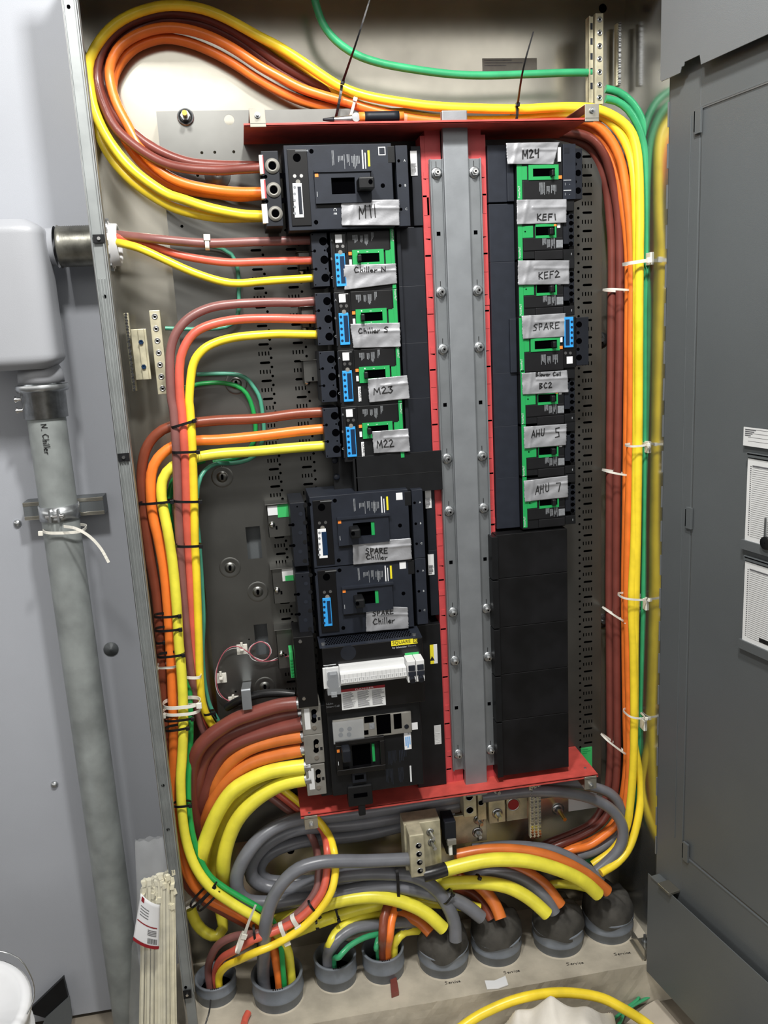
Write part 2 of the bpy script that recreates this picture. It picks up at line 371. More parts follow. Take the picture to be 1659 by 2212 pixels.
# ================================================================== MOUNTING PAN with slots (curve fill cuts real holes)
YPN = .10
def pan_mesh():
    cu = bpy.data.curves.new('pan', 'CURVE'); cu.dimensions = '2D'; cu.fill_mode = 'BOTH'; cu.extrude = .0006
    def poly(pts):
        s = cu.splines.new('POLY'); s.points.add(len(pts) - 1); s.use_cyclic_u = True
        for p, q in zip(s.points, pts): p.co = (q[0], q[1], 0, 1)
    def rect(x0, x1, y0, y1): poly([(x0, y0), (x1, y0), (x1, y1), (x0, y1)])
    rect(-.572, .350, .335, 1.945)
    def circ(x, y, r, n=8): poly([(x + r * math.cos(2 * math.pi * i / n), y + r * math.sin(2 * math.pi * i / n)) for i in range(n)])
    def slot(x, y, L, r):
        poly([(x - L + r * math.cos(a), y + r * math.sin(a)) for a in (math.pi / 2, 2.6, math.pi, 3.7, 1.5 * math.pi)] +
             [(x + L + r * math.cos(a), y + r * math.sin(a)) for a in (-math.pi / 2, -.6, 0, .6, math.pi / 2)])
    P_ = .0381
    for X, z0, hx, rows in ((-.402, 1.7151, -.3884, (1, 34)), (-.330, 1.6001, -.3134, (-3, 31)), (.318, 1.8430, .2973, (0, 37))):
        for k in range(*rows):
            z = z0 - k * P_
            if X < -.35 and k in (): continue
            if z < .40: continue
            slot(X, z, .0085, .0026); circ(hx, z + .0095, .003); circ(hx, z - .0095, .003)
            for j in range(4): rect(X - .0112 + j * .0068 - .0013, X - .0112 + j * .0068 + .0013, z - P_ / 2 - .0042, z - P_ / 2 + .0042)
    for x0, y0, x1, y1 in ((527, 1139, 568, 1205), (545, 1350, 583, 1412)):
        a = at(x0, y0, YPN); b = at(x1, y1, YPN); rect(a.x + .003, b.x - .001, b.z, a.z)
    for px, py, r in ((495, 259, .010), (393, 489, .003), (436, 330, .003), (464, 329, .003), (505, 328, .003), (427, 379, .003), (459, 710, .003), (538, 1381, .002), (540, 1475, .0025), (509, 1494, .0025)):
        a = at(px, py, YPN); circ(a.x, a.z, r, 12)
    o = bpy.data.objects.new('pan', cu); COL.objects.link(o)
    me = bpy.data.meshes.new_from_object(o); bpy.data.objects.remove(o); bpy.data.curves.remove(cu); return me
me = pan_mesh()
pan = thing('mounting_pan', 'perforated galvanized steel mounting pan behind all the breakers', 'mounting plate', (-.11, YPN, .335))
mb = MB('pan')
mb.add([(v.co.x, YPN - v.co.z, v.co.y) for v in me.vertices], [list(p.vertices) for p in me.polygons])
bpy.data.meshes.remove(me)
mb.build('pan_sheet', pan)
mb = MB('pan'); mb.box(-.5735, -.572, YPN, YB, .335, 1.945).cut(); mb.box(.350, .3515, YPN, YB, .335, 1.945).cut(); mb.build_pieces('pan_side', pan)
mb = MB('hole'); mb.box(-.42, .345, YPN + .03, YPN + .034, .40, 1.93); mb.build('dark_cavity_sheet', pan)  # added black sheet, paints the dark of the cavity behind the slots
mb = MB('paint_door'); mb.box(-.56, -.43, YPN + .03, YPN + .032, .5, 1.3); mb.build('pan_backing', pan)
for px, py in ((480, 1030), (497, 1226), (557, 1278), (572, 1483), (510, 828)):
    q = at(px, py, YPN); mb = MB('pan'); mb.lathe((q.x, YPN, q.z), (0, -1, 0), [(.0007, .0235), (.0014, .022), (.0014, .0195), (-.002 + .003, .013), (.0008, .0115), (.0035, .0105), (.0035, .004)], n=28)
    mb.box(q.x - .0025, q.x + .0025, YPN - .0042, YPN - .003, q.z - .006, q.z + .006, 'hole')
    mb.build('pressed_dimple', pan)
q = at(470, 380, YPN); mb = MB('pan'); mb.lathe((q.x, YPN, q.z), (0, -1, 0), [(.0007, .026), (.0016, .0245), (.0012, .013), (.004, .011), (.004, .003)], n=28); mb.build('pressed_dimple', pan)
q = at(401, 253, YPN); mb = MB('zinc'); mb.lathe((q.x, YPN, q.z), (0, -1, 0), [(0, .0165), (.003, .0165), (.003, .010), (.006, .0155)], n=20)
mb.cyl((q.x, YPN, q.z), (q.x, YPN - .016, q.z), .0095, n=6); mb.cyl((q.x, YPN, q.z), (q.x, YPN - .034, q.z), .005, m='brass')
mb.build('mounting_stud', pan)
# rivetless bolts to the right of the pan
for k, (px, py) in enumerate(((1305, 734), (1308, 1347))):
    q = at(px, py, .128); mb = MB('galv_side'); mb.lathe((q.x, .15, q.z), (0, -1, 0), [(0, .018), (.003, .018), (.003, .006)], n=24)
    mb.cyl((q.x, .15, q.z), (q.x, .138, q.z), .005, n=6, m='zinc')
    mb.build('fender_washer', label=('upper', 'lower')[k] + ' round washer and bolt on the back sheet right of the pan', cat='washer')
# ================================================================== BUS STACK: rail, red insulators, bolts
bus = thing('bus_stack', 'tall central bus stack with red insulator and grey steel rail', 'busbar assembly', (0, .03, .44))
ZR1, ZR0 = 1.883, .44
mb = MB('red')
for sx in (-1, 1):
    mb.box(sx * .026, sx * .0665, .012, .055, .452, 1.872)
    mb.box(sx * .026, sx * .0575, .0112, .05, 1.70, 1.90)
for k in range(12):
    z = 1.7587 - k * .1143
    for sx in (-1, 1):
        mb.box(sx * .0535, sx * .0645, .0112, .0122, z - .036, z - .002)
        mb.box(sx * .0535, sx * .0625, .0106, .0122, z + .0335, z + .046)
        mb.box(sx * .0535, sx * .0655, .0119, .0125, z - .0015, z + .002, 'hole'); mb.prism([(sx * .0535, .0118, z + .0335), (sx * .0535, .0118, z + .030), (sx * .0640, .0118, z + .0335)], (0, .0005, 0), 'hole')
for z in (1.536, 1.07, .93):
    for sx in (-1, 1): mb.box(sx * .0665, sx * .053, .0105, .0125, z + .006 * sx, z + .012 + .006 * sx)
mb.build('red_insulator', bus)
mb = MB('rail'); mb.box(-.0255, .0255, -.009, .006, ZR0 - .004, ZR1 + .03); mb.build('rail_spine', bus, bevel=.002)
mb = MB('rail_flange'); zb = 1.8 - 11.35 * .1143; zt = 1.8 + .026
mb.box(-.053, .053, .002, .005, zb, zt)
for sx in (-1, 1): mb.box(sx * .0495, sx * .0525, -.004, .005, zb, zt); mb.box(sx * .0275, sx * .0255, -.004, .004, zb, zt)
mb.build('rail_flange', bus, bevel=.0008)
mb = MB('hole')
for k in (1, 4, 7, 10):
    z = 1.8 - k * .1143
    for sx in (-1, 1): mb.box(sx * .0385 - .0038, sx * .0385 + .0038, .0014, .004, z - .0038, z + .0038)
mb.build('rail_hole', bus)
for k in range(12):
    if k in (1, 4, 7, 10): continue
    z = 1.8 - k * .1143
    for sx in (-1, 1):
        x = sx * .0385; mb = MB('zinc')
        mb.lathe((x, .002, z), (0, -1, 0), [(0, .0115), (.0015, .0115), (.0028, .0085), (.003, .0065)], n=20)
        mb.cyl((x, -.001, z), (x, -.0075, z), .0078, n=6, smooth=False); mb.cyl((x, -.0075, z), (x, -.013, z), .0042, n=12, m='chrome')
        mb.cyl((x, -.013, z), (x, -.0133, z), .002, n=8, m='hole')
        mb.box(x - .0006, x + .0006, .0012, .002, z + .012, z + .022, 'ink')
        mb.build('rail_bolt', bus)
# red barrier plates, top and bottom
ZTB = 1.881; a0, a1 = -.409, .255
mb = MB('red_plate'); mb.box(a0, a1, -.045, YPN, ZTB, ZTB + .003)
mb.box(a0 + .0, a1, -.045, -.043, ZTB, ZTB + .006)
mb.build('barrier_plate', label='red sheet barrier plate above the topmost breakers', cat='barrier', bevel=.0006)
ZBB = .465
mb = MB('red_plate'); mb.prism([(-.409, -.042, ZBB), (.283, -.042, ZBB), (.283, YPN - .002, ZBB), (-.409, YPN - .002, ZBB)], (0, 0, .003))
mb.box(-.409, .283, -.042, -.040, ZBB - .004, ZBB + .003)
for px, py in ((668, 1757), (1264, 1660)):
    q = atz(px, py, ZBB + .003); mb.cyl((q.x, q.y, ZBB + .001), (q.x, q.y, ZBB + .005), .003, m='zinc')
mb.build('barrier_plate', label='red sheet barrier plate below the lowest breakers', cat='barrier', bevel=.0006)
def bracket(px, py, up, label):
    q = at(px, py, -.05); s = 1 if up else -1; z0 = ZTB + .004 if up else ZBB - .001
    mb = MB('galv'); w_ = .0145
    mb.box(q.x - w_, q.x + w_, -.05, -.048, z0 - .006 * s, z0 + .026 * s)
    mb.box(q.x - w_, q.x + w_, -.05, -.02, z0 - .001 * s, z0 + .001 * s)
    mb.box(q.x - w_, q.x + w_, -.048, YPN, z0 + .024 * s, z0 + .026 * s)
    mb.cyl((q.x, -.05, z0 + .014 * s), (q.x, -.054, z0 + .014 * s), .0055, n=12, m='zinc'); mb.cyl((q.x, -.054, z0 + .014 * s), (q.x, -.06, z0 + .014 * s), .003, n=10, m='chrome')
    mb.build('barrier_bracket', label=label, cat='bracket', bevel=.0006, group=None)
bracket(556, 250, 1, 'galvanized bracket at the top left end of the upper red barrier')
bracket(1279, 250, 1, 'galvanized bracket at the top right end of the upper red barrier')
bracket(673, 1785, 0, 'galvanized bracket under the left end of the lower red barrier')
bracket(1276, 1690, 0, 'galvanized bracket under the right end of the lower red barrier')
# ================================================================== OPEN DOOR on the right
AD = math.radians(10.5); DO = Vector((.40, -.10, 0)); DU = Vector((math.sin(AD), -math.cos(AD), 0)); DN = Vector((-math.cos(AD), -math.sin(AD), 0))   # DN: towards the viewer's left
def dp(u, n, z): return DO + DU * u + DN * n + Vector((0, 0, z))
def dbox(mb, u0, u1, n0, n1, z0, z1, m=0):
    mb.obox(dp((u0 + u1) / 2, (n0 + n1) / 2, (z0 + z1) / 2), DU * (u1 - u0) / 2, DN * (n1 - n0) / 2, Vector((0, 0, (z1 - z0) / 2)), m)
def dpix(px, py, n=0):
    o = DO + DN * n; d = ray(px, py); t = (o - CP).dot(DN) / d.dot(DN); q = CP + d * t; return (q - o).dot(DU), q.z
door = thing('enclosure_door', 'dark grey hinged enclosure cover swung open on the right', 'door', dp(0, 0, -.03))
WD = .56
mb = MB('paint_door')
dbox(mb, 0, .088, 0, -.004, -.03, 2.27); dbox(mb, .088, WD, 0, -.004, 1.87, 2.27); dbox(mb, .088, WD, 0, -.004, -.03, .335)
dbox(mb, 0, .003, 0, -.03, -.03, 2.27)
mb.build('door_frame', door, bevel=.0008)
mb = MB('paint_door'); dbox(mb, .0895, WD, -.003, -.006, .338, 1.867); dbox(mb, .062, .064, 0, .0015, .36, 1.86)
dbox(mb, .088, WD, .001, 0, 1.868, 1.871); dbox(mb, .088, WD, .001, 0, .332, .3355)
mb.build('inner_panel', door, bevel=.0006)
mb = MB('paint_door_flap'); mb.prism([dp(u, .022, z) for u, z in ((0, 2.27), (0, 1.938), (.004, 1.934), (.056, 1.934), (.060, 1.943), (.066, 1.943), (.068, 1.949), (.108, 1.949), (.112, 1.932), (.45, 1.932), (.45, 2.27))], -DN * .002)
mb.build('top_flap', door, bevel=.0006)
mb = MB('paint_door'); dbox(mb, 0, WD, .022, .020, -.03, .235); dbox(mb, .012, .05, .024, .0, .232, .236)
mb.build('bottom_flap', door, bevel=.0006)
mb = MB('galv'); u0, z0 = dpix(1462, 1928, .022); u1, _ = dpix(1515, 1935, .022)
dbox(mb, .045, .085, .03, .0, .236, .242); mb.build('support_lip', door, bevel=.0006)
for k, (px, py) in enumerate(((1508, 262), (1488, 1118), (1481, 1838))):
    u, z = dpix(px, py); mb = MB('paint_door'); dbox(mb, u - .004, u + .012, .0, .005, z - .022, z + .022); dbox(mb, u - .009, u - .004, .0, .003, z - .012, z + .018)
    dbox(mb, u - .005, u - .003, .0, .0055, z - .018, z + .018, 'hole'); mb.build('latch_catch', door, bevel=.0004)
mb = MB('paint_door_flap')
for k in range(22): dbox(mb, -.002, .001, .002, -.006, .28 + k * .075, .28 + k * .075 + .045)
mb.build('hinge', door)
# stickers and directory cards on the door
def dcard(name, px0, py0, py1, label, rows, wid, mark=True, tray=True):
    u0, z1 = dpix(px0, py0, .002); _, z0 = dpix(px0, py1, .002)
    par = door; mb = MB('white_sticker'); dbox(mb, u0, u0 + wid, .0035, .002, z0, z1)
    mb.build(name, par, label=label); sub = door
    t = MB('label_ink')
    for k in range(rows):
        z = z1 - (z1 - z0) * (.1 + .84 * k / rows); dbox(t, u0 + .012, u0 + wid - .01, .0038, .0036, z, z + .0005)
        if mark: dbox(t, u0 + .007, u0 + .010, .0038, .0036, z + .0012, z + .0028)
    if mark: dbox(t, u0 + .012, u0 + .09, .0038, .0036, z1 - .014, z1 - .011)
    else:
        for k in range(4): dbox(t, u0 + .004, u0 + .03 - k * .004, .0038, .0036, z1 - .005 - k * .0035, z1 - .003 - k * .0035)
    t.build('card_print', [c for c in bpy.data.objects if c.name.startswith(name)][-1])
    if tray:
        tr = MB('paint_door'); dbox(tr, u0 - .006, u0 + wid + .006, .007, 0, z0 - .014, z0 + .004); dbox(tr, u0 - .002, u0 + wid, .006, 0, z1 + .003, z1 + .011); dbox(tr, u0 + .001, u0 + wid, .0065, .006, z1 + .008, z1 + .010, 'hole')
        tr.build('card_tray', door, bevel=.0006)
dcard('rating_label', 1608, 922, 962, 'white printed rating label', 4, .1, False, False)
dcard('directory_card', 1617, 990, 1172, 'blank white circuit directory card, the upper one', 34, .18)
dcard('directory_card', 1611, 1212, 1388, 'white circuit directory card, the lower one', 34, .18)
u, z = dpix(1645, 1384, .004); mb = MB('ink'); dbox(mb, u - .006, u + .02, .0042, .0038, z - .004, z + .004); mb.build('card_badge', door)
u, z = dpix(1651, 1172, .01)
mb = MB('nylon_black'); mb.lathe(dp(u + .004, .009, z), DN, [(0, .001), (0, .012), (.004, .012), (.004, .001)], n=16); mb.obox(dp(u + .002, .011, z + .028), DU * .0025, DN * .001, Vector((0, 0, .018)), 'zinc')
mb.build('door_key', label='small key with dark round head on the upper directory card holder', cat='key', bevel=.0004)
# ================================================================== LEFT: neighbour enclosure, conduit, fitting
YG = .16
ne = thing('cabinet_neighbour', 'light grey painted steel cabinet behind the vertical conduit on the left', 'cabinet', (-1.2, YG + .08, ZF + .03))
mb = MB('paint_light'); q = at(155, 2195, YG); mb.box(-2.0, XL - .006, YG, YG + .16, q.z, 2.9)
mb.build('cabinet_cover', ne, bevel=.001)
mb = MB('black'); mb.box(-2.0, XL - .006, YG + .015, YG + .15, ZF, q.z); mb.build('cabinet_base', ne)
for px, py in ((38, 1130), (118, 1694)):
    q = at(px, py, YG); mb = MB('zinc'); mb.lathe((q.x, YG, q.z), (0, -1, 0), [(0, .0085), (.002, .0085), (.006, .006), (.007, .0001)], n=16); mb.build('cover_screw', ne)
q = at(240, 1402, YG); mb = MB('paint_door'); mb.lathe((q.x, YG, q.z), (0, -1, 0), [(0, .0165), (.002, .0165), (.002, .004), (.004, .003), (.004, .0001)], n=24); mb.build('cover_washer', ne)
# vertical conduit
YC = .075; qc = at(125, 1080, YC); XC = qc.x; RC = .0375
zc1 = at(102, 895, YC - RC).z
mb = MB('emt'); mb.cyl((XC, YC, ZF), (XC, YC, zc1 + .02), RC, n=40)
cond = mb.build('metal_conduit', label='thick vertical galvanized conduit pipe with handwritten marking, left of the open box', cat='conduit')
mb = MB('ink')
qa = Vector((XC - .004, YC - RC - .0004, at(104, 915, YC - RC).z)); hand(mb, 'N. Chiller', qa, qa - Vector((0, 0, .062)), .012, .0016, up=Vector((1, 0, 0)))
mb.build('handwriting', cond, label='black marker writing N. Chiller')
# strut clamp on the conduit
zcl = at(135, 1110, YC - RC).z
cl = thing('conduit_clamp', 'galvanized strut channel and clamp holding the vertical conduit', 'clamp', (XC, YC, zcl - .03))
mb = MB('galv'); qa = at(52, 1100, .12); qb = at(224, 1080, .12)
mb.box(qa.x, qb.x, YC + RC + .001, YG, zcl - .022, zcl + .016, 'paint_door'); mb.box(qa.x, qb.x, YC + RC, YC + RC + .004, zcl + .008, zcl + .016); mb.box(qa.x, qb.x, YC + RC, YC + RC + .004, zcl - .022, zcl - .014)
mb.build('strut_channel', cl, bevel=.0008)
mb = MB('zinc'); mb.lathe((XC, YC, zcl - .016), (0, 0, 1), [(0, RC + .0005), (0, RC + .003), (.03, RC + .003), (.03, RC + .0005)], n=40); mb.build('clamp_band', cl)
mb = MB('zinc'); mb.box(XC - .010, XC - .006, YC - RC - .016, YC - RC, zcl - .014, zcl + .012); mb.box(XC + .006, XC + .010, YC - RC - .016, YC - RC, zcl - .014, zcl + .012)
mb.cyl((XC - .018, YC - RC - .009, zcl - .002), (XC + .018, YC - RC - .009, zcl - .002), .003, n=10, m='chrome'); mb.cyl((XC + .01, YC - RC - .009, zcl - .002), (XC + .016, YC - RC - .009, zcl - .002), .006, n=6, m='chrome')
mb.build('clamp_screw', cl)
# coupling, elbow body, nipple
zt_ = at(92, 832, YC - RC).z; zk = at(104, 898, YC - RC).z
cp = thing('conduit_coupling', 'shiny steel set screw coupling on top of the vertical conduit', 'coupling', (XC, YC, zk))
mb = MB('zinc'); mb.lathe((XC, YC, zk - .006), (0, 0, 1), [(0, RC + .001), (0, RC + .005), (.055, RC + .006), (zt_ - zk - .008, RC + .011), (zt_ - zk, RC + .014), (zt_ - zk + .006, RC + .012)], n=40); mb.build('coupling_body', cp)
for k in (0, 1):
    mb = MB('chrome'); z = zk + .012 + k * .022
    mb.cyl((XC - RC - .004, YC - .01, z), (XC - RC - .016, YC - .013, z), .004, n=8); mb.cyl((XC - RC - .012, YC - .012, z), (XC - RC - .015, YC - .013, z), .0065, n=8)
    mb.build('set_screw', cp)
lb = thing('conduit_elbow_fitting', 'large light grey cast elbow fitting beside the open box, top left', 'conduit fitting', (XC - .02, YC, zt_))
zn = at(237, 530, .09).z; ynp = .085
ztop = at(60, 472, .02).z; zbot = at(40, 800, .01).z; xr = at(108, 650, .01).x
def rbox(u, v):      # superellipse body swept down
    a = u * 2 * math.pi; t = v
    z = ztop + (zbot - ztop) * t; e = 4.5
    k = 1 - .30 * max(0, (abs(t - .5) - .42) / .08) ** 2.0
    hx, hy = .088 * k, .062 * k
    ca, sa = math.cos(a), math.sin(a)
    return (xr - .088 + hx * math.copysign(abs(ca) ** (2 / e), ca), .072 + hy * math.copysign(abs(sa) ** (2 / e), sa) - .012, z)
mb = MB('paint_lb'); mb.grid(rbox, 48, 40)
mb.add([rbox(i / 48, 0) for i in range(48)], [list(range(48))]); mb.add([rbox(i / 48, 1) for i in range(48)], [list(range(48))])
mb.build('elbow_body', lb)
mb = MB('paint_lb'); mb.lathe((XC, YC, zt_ + .003), (0, 0, 1), [(-.002, .001), (0, RC + .007), (.018, RC + .006), (.036, RC), (.052, RC - .012), (.062, RC - .026)], n=40)
mb.build('bottom_hub', lb)
mb = MB('paint_lb'); mb.lathe((xr - .04, ynp, zn), (1, 0, 0), [(0, .036), (at(118, 530, ynp).x - xr + .04, .036), (at(122, 530, ynp).x - xr + .04, .0395)], n=32); mb.build('side_hub', lb)
xa = at(120, 530, ynp - .03).x; xb = XL - .003
mb = MB('dark_steel'); pr = [(0, .037), (.002, .041), (.006, .0385)]; n_ = 20
for k in range(n_): pr.append((.006 + (xb - xa - .006) * (k + .5) / n_, .0392)); pr.append((.006 + (xb - xa - .006) * (k + 1) / n_, .0380))
mb.lathe((xa, ynp, zn), (1, 0, 0), pr, n=36); mb.build('threaded_nipple', label='short threaded steel nipple entering the left side of the open box', cat='conduit nipple')
# bushing inside with crown teeth
bsh = thing('bonding_bushing', 'pale toothed conduit bushing inside the left wall where three cables enter', 'bushing', (XL + .02, ynp, zn))
mb = MB('white'); mb.lathe((XL + .002, ynp, zn), (1, 0, 0), [(0, .034), (0, .045), (.008, .045), (.008, .041), (.022, .040), (.024, .036), (.022, .033), (0, .033)], n=36)
for k in range(12):
    a = 2 * math.pi * k / 12; mb.obox((XL + .006, ynp + .046 * math.cos(a), zn + .046 * math.sin(a)), (.004, 0, 0), (0, .004 * math.cos(a), .004 * math.sin(a)), (0, -.004 * math.sin(a), .004 * math.cos(a)), 'zinc')
mb.build('bushing_ring', bsh); mb = MB('hole'); mb.cyl((XL + .0, ynp, zn), (XL + .004, ynp, zn), .033, n=24); mb.build('bushing_bore', bsh)
# ================================================================== BREAKERS
YH, YL, YS = -.012, -.034, -.075
def prints(mb, c, x0, y0, x1, y1, Y, vert=True, n=6, m='print'):
    # rows of tiny print as thin bars of uneven length
    rnd = random.Random(int(x0 * 7 + y0)); a = A(c, x0, y0, Y); b = A(c, x1, y1, Y); W, H = b.x - a.x, a.z - b.z
    for i in range(n):
        t0 = (i + .25) / n; t1 = (i + .75) / n; L = rnd.uniform(.45, 1)
        if vert: mb.box(a.x + W * t0, a.x + W * t1, Y - .0003, Y + .0005, a.z - H * L, a.z)
        else: mb.box(a.x, a.x + W * L, Y - .0003, Y + .0005, a.z - H * t1, a.z - H * t0)
def tape(par, c, quad, Y, words, depth_label, torn=0):
    # quad: TL TR BR BL picture corners on the plane Y; words: (text, x0,y0, x1,y1, height px, pen px) with the baseline from 0 to 1
    q = [A(c, x, y, Y) for x, y in quad]; rnd = random.Random(len(words[0][0]) * 7 + int(quad[0][0]))
    ph = [rnd.uniform(0, 6) for _ in range(6)]
    def f(u, v):
        p = (q[0] * (1 - u) + q[1] * u) * (1 - v) + (q[3] * (1 - u) + q[2] * u) * v
        w_ = .0007 * math.sin(u * 7 + ph[0] + v * 2) + .0005 * math.sin(v * 9 + ph[1] + u * 3) + .0002 * math.sin(u * 19 + v * 13 + ph[2]) + .0011 * math.exp(-((u - .22 + .1 * v) / .035) ** 2) + .0014 * math.exp(-((v - .33) / .06) ** 2) * (u > .3)
        j = rnd.uniform(-.0007, .0007) if u in (0, 1) else 0
        return p + Vector((j, -.0042 - w_, 0))
    def surf(p):
        ex = ((q[1] - q[0]) + (q[2] - q[3])) / 2; ez = ((q[3] - q[0]) + (q[2] - q[1])) / 2; r_ = p - q[0]; D = ex.x * ez.z - ez.x * ex.z
        u = min(.999, max(.001, (r_.x * ez.z - ez.x * r_.z) / D)); v = min(1, max(0, (ex.x * r_.z - r_.x * ex.z) / D))
        return f(u, v).y - .0009
    mb = MB('tape'); mb.grid(f, 48, 28); t = mb.build('tape_label', par, solid=.0003, label=depth_label)
    mb = MB('ink')
    for (s, x0, y0, x1, y1, h, th) in words:
        a = A(c, x0, y0, Y); b = A(c, x1, y1, Y); k = mpp(a) / CROP[c][2]
        hand(mb, s, a, b, h * k, th * k, up=UZ, surf=surf)
    mb.build('handwriting', t); return t
def lcd(c, x0, y0, x1, y1, Y, bx, side, par, frame_m='blue', scr='navy', sx0=None, sx1=None, ys=None):
    mb = MB(frame_m); mb.pbox(c, x0, y0, x1, y1, Y - .004, .006); d = mb.build('display_unit', par, bevel=.0006)
    mb = MB(scr); mb.pbox(c, sx0, ys[0], sx1, ys[1], Y - .0045, .002); mb.build('display_screen', d)
    mb = MB('navy' if frame_m == 'blue' else 'print'); r = .0026
    n = 5
    for k in range(n):
        y = y0 + (y1 - y0) * (.12 + .76 * k / (n - 1) * 1.0); mb.disc(c, bx + (x1 - x0) * .0 + (k * (8 if c == 'z3' else 0)) * .7, y, Y - .004, r, .0006)
    mb.build('display_button', d)
# ---- compact frame breaker on the left column (built from the second one down)
def left_breaker(label):
    c = 'z3'; o = A(c, 275, 1830, YH)
    t = thing('circuit_breaker', label, 'circuit breaker', (o.x, .03, o.z))
    mb = MB('slate'); mb.pbox(c, 275, 1062, 560, 1828, YH, .09)
    for (x, y, r) in ((460, 1178, .0078), (478, 1445, .0078), (492, 1708, .0078), (545, 1308, .0052), (483, 1310, .0018), (500, 1576, .0015), (335, 1320, .0028), (355, 1583, .0028), (300, 1085, .0012), (350, 1812, .0012)): mb.disc(c, x, y, YH, r, .0003, 'hole', 20)
    for (x0, y0, x1, y1) in ((240, 1322, 335, 1332), (262, 1580, 355, 1590)): mb.pbox(c, max(x0, 275), y0, x1, y1, YH - .0003, .001, 'hole')
    for (x, y) in ((512, 1247), (538, 1640)): mb.disc(c, x, y, YH, .0034, .0004, 'slate_dark', 14)
    mb.build('terminal_block', t, bevel=.0008)
    mb = MB('black'); mb.pbox(c, 560, 1045, 1550, 1865, YH + .002, .085); mb.build('breaker_body', t, bevel=.001)
    mb = MB('slate_dark'); mb.pbox(c, 556, 1055, 628, 1850, YH - .0005, .01); b = mb.build('phase_strip', t, bevel=.0006)
    mb = MB('print')
    for s, y in (('A', 1180), ('B', 1450), ('C', 1720)): printed(mb, s, A(c, 572, y, YH - .0005), RX, UZ, .0045, 'print')
    mb.build('phase_letter', b)
    mb = MB('black_gloss'); mb.pbox(c, 628, 1070, 800, 1350, YH - .003, .01); tr = mb.build('trip_window', t, bevel=.001)
    mb = MB('white'); mb.pbox(c, 633, 1082, 740, 1195, YH - .0034, .001)
    mb.build('blank_sticker', tr)
    mb = MB('chrome'); mb.disc(c, 668, 1252, YH - .003, .0032, .0008).cut(); mb.disc(c, 748, 1250, YH - .003, .0032, .0008).cut(); mb.disc(c, 712, 1338, YH - .003, .0042, .0012, 'grey_lug').cut(); mb.build_pieces('window_screw', tr)
    lcd(c, 632, 1358, 806, 1826, YH, 665, 0, t, sx0=703, sx1=792, ys=(1395, 1785))
    mb = MB('black_film'); mb.pbox(c, 805, 1035, 1440, 1298, YH - .0015, .01); pl = mb.build('rating_plate', t, bevel=.001)
    mb = MB('print'); prints(mb, c, 885, 1085, 975, 1225, YH - .0016, n=6); prints(mb, c, 1000, 1090, 1050, 1195, YH - .0016, n=3); prints(mb, c, 1062, 1075, 1130, 1235, YH - .0016, n=5); prints(mb, c, 1160, 1040, 1210, 1200, YH - .0016, n=3); mb.build('rating_print', pl)
    mb = MB('green_plastic'); a = A(c, 1438, 985, YH); b = A(c, 1535, 1860, YH); p1 = A(c, 1372, 1290, YH); p2 = A(c, 1372, 1530, YH); mb.box(a.x, b.x, YH - .001, YH + .009, b.z, a.z); mb.box(p1.x, a.x, YH - .001, YH + .009, p2.z, p1.z); g = mb.build('green_trim', t, bevel=.0004)
    mb = MB('print_white'); printed(mb, 'PowerPacT', A(c, 1462, 1000, YH - .001), -UZ, RX, .0040, 'print_white', width=.022); mb.build('brand_text', g)
    mb = MB('green_plastic')
    mb.pring(c, (885, 1302, 1360, 1525), (965, 1352, 1292, 1466), YH - .003, .01)
    fr = mb.build('toggle_frame', t)
    mb = MB('hole'); mb.pbox(c, 960, 1350, 1294, 1468, YH - .0005, .004); mb.build('toggle_well', fr)
    mb = MB('print_white'); mb.pbox(c, 1095, 1322, 1125, 1328, YH - .0033, .001); mb.pbox(c, 1270, 1315, 1276, 1328, YH - .0033, .001); mb.pbox(c, 965, 1315, 985, 1335, YH - .0033, .001); mb.pbox(c, 1110, 1490, 1130, 1496, YH - .0033, .001); mb.build('toggle_mark', fr)
    mb = MB('black'); mb.pbox(c, 968, 1372, 1032, 1470, YH - .016, .02); mb.build('toggle_handle', t, bevel=.002)
    mb = MB('orange_mark'); mb.pbox(c, 832, 1330, 882, 1376, YH - .0008, .005).cut(); mb.pbox(c, 843, 1440, 884, 1520, YH - .0008, .005, 'white').cut(); mb.build_pieces('indicator_mark', t)
    mb = MB('white'); x0, y0, x1, y1 = 870, 1605, 925, 1830; mb.pbox(c, x0, y0, x1, y1, YH - .0002, .003); st = mb.build('brand_sticker', t)
    mb = MB('ink'); printed(mb, 'SQUARE D', A(c, 885, 1620, YH - .0003), -UZ, RX, .0042, 'ink', width=.028); mb.build('sticker_text', st)
    mb = MB('slate_dark'); a = A('c5', 930, 200, .012); b_ = A('c5', 1090, 565, .012); mb.box(A(c, 1552, 1000, YH).x, a.x + .004, .0, .09, b_.z + .0006, a.z - .0008); mb.box(a.x + .004, -.068, .010, .09, b_.z + .0006, a.z - .0008)
    mb.build('plug_on_base', t, bevel=.0012)
    return t
PITCH = .1136
N1 = left_breaker('compact breaker with blue display, taped Chiller S, left column')
base = Vector(N1.location)
def place_left(k, label):
    o = N1 if k == 1 else copy_tree(N1, loc=base - Vector((0, 0, (k - 1) * PITCH)), label=label); o['group'] = 'compact breakers with blue displays'; return o
BN = place_left(0, 'compact breaker with blue display, taped Chiller N, directly under the big M11 breaker')
B23 = place_left(2, 'compact breaker with blue display, taped M23, left column')
B22 = place_left(3, 'compact breaker with blue display, taped M22, lowest of the left column')
place_left(1, '')
tape(BN, 'z3', [(695, 640), (1482, 620), (1500, 915), (720, 1015)], YH, [('Chiller N', 862, 755, 1350, 745, 80, 14)], 'silver duct tape marked Chiller N')
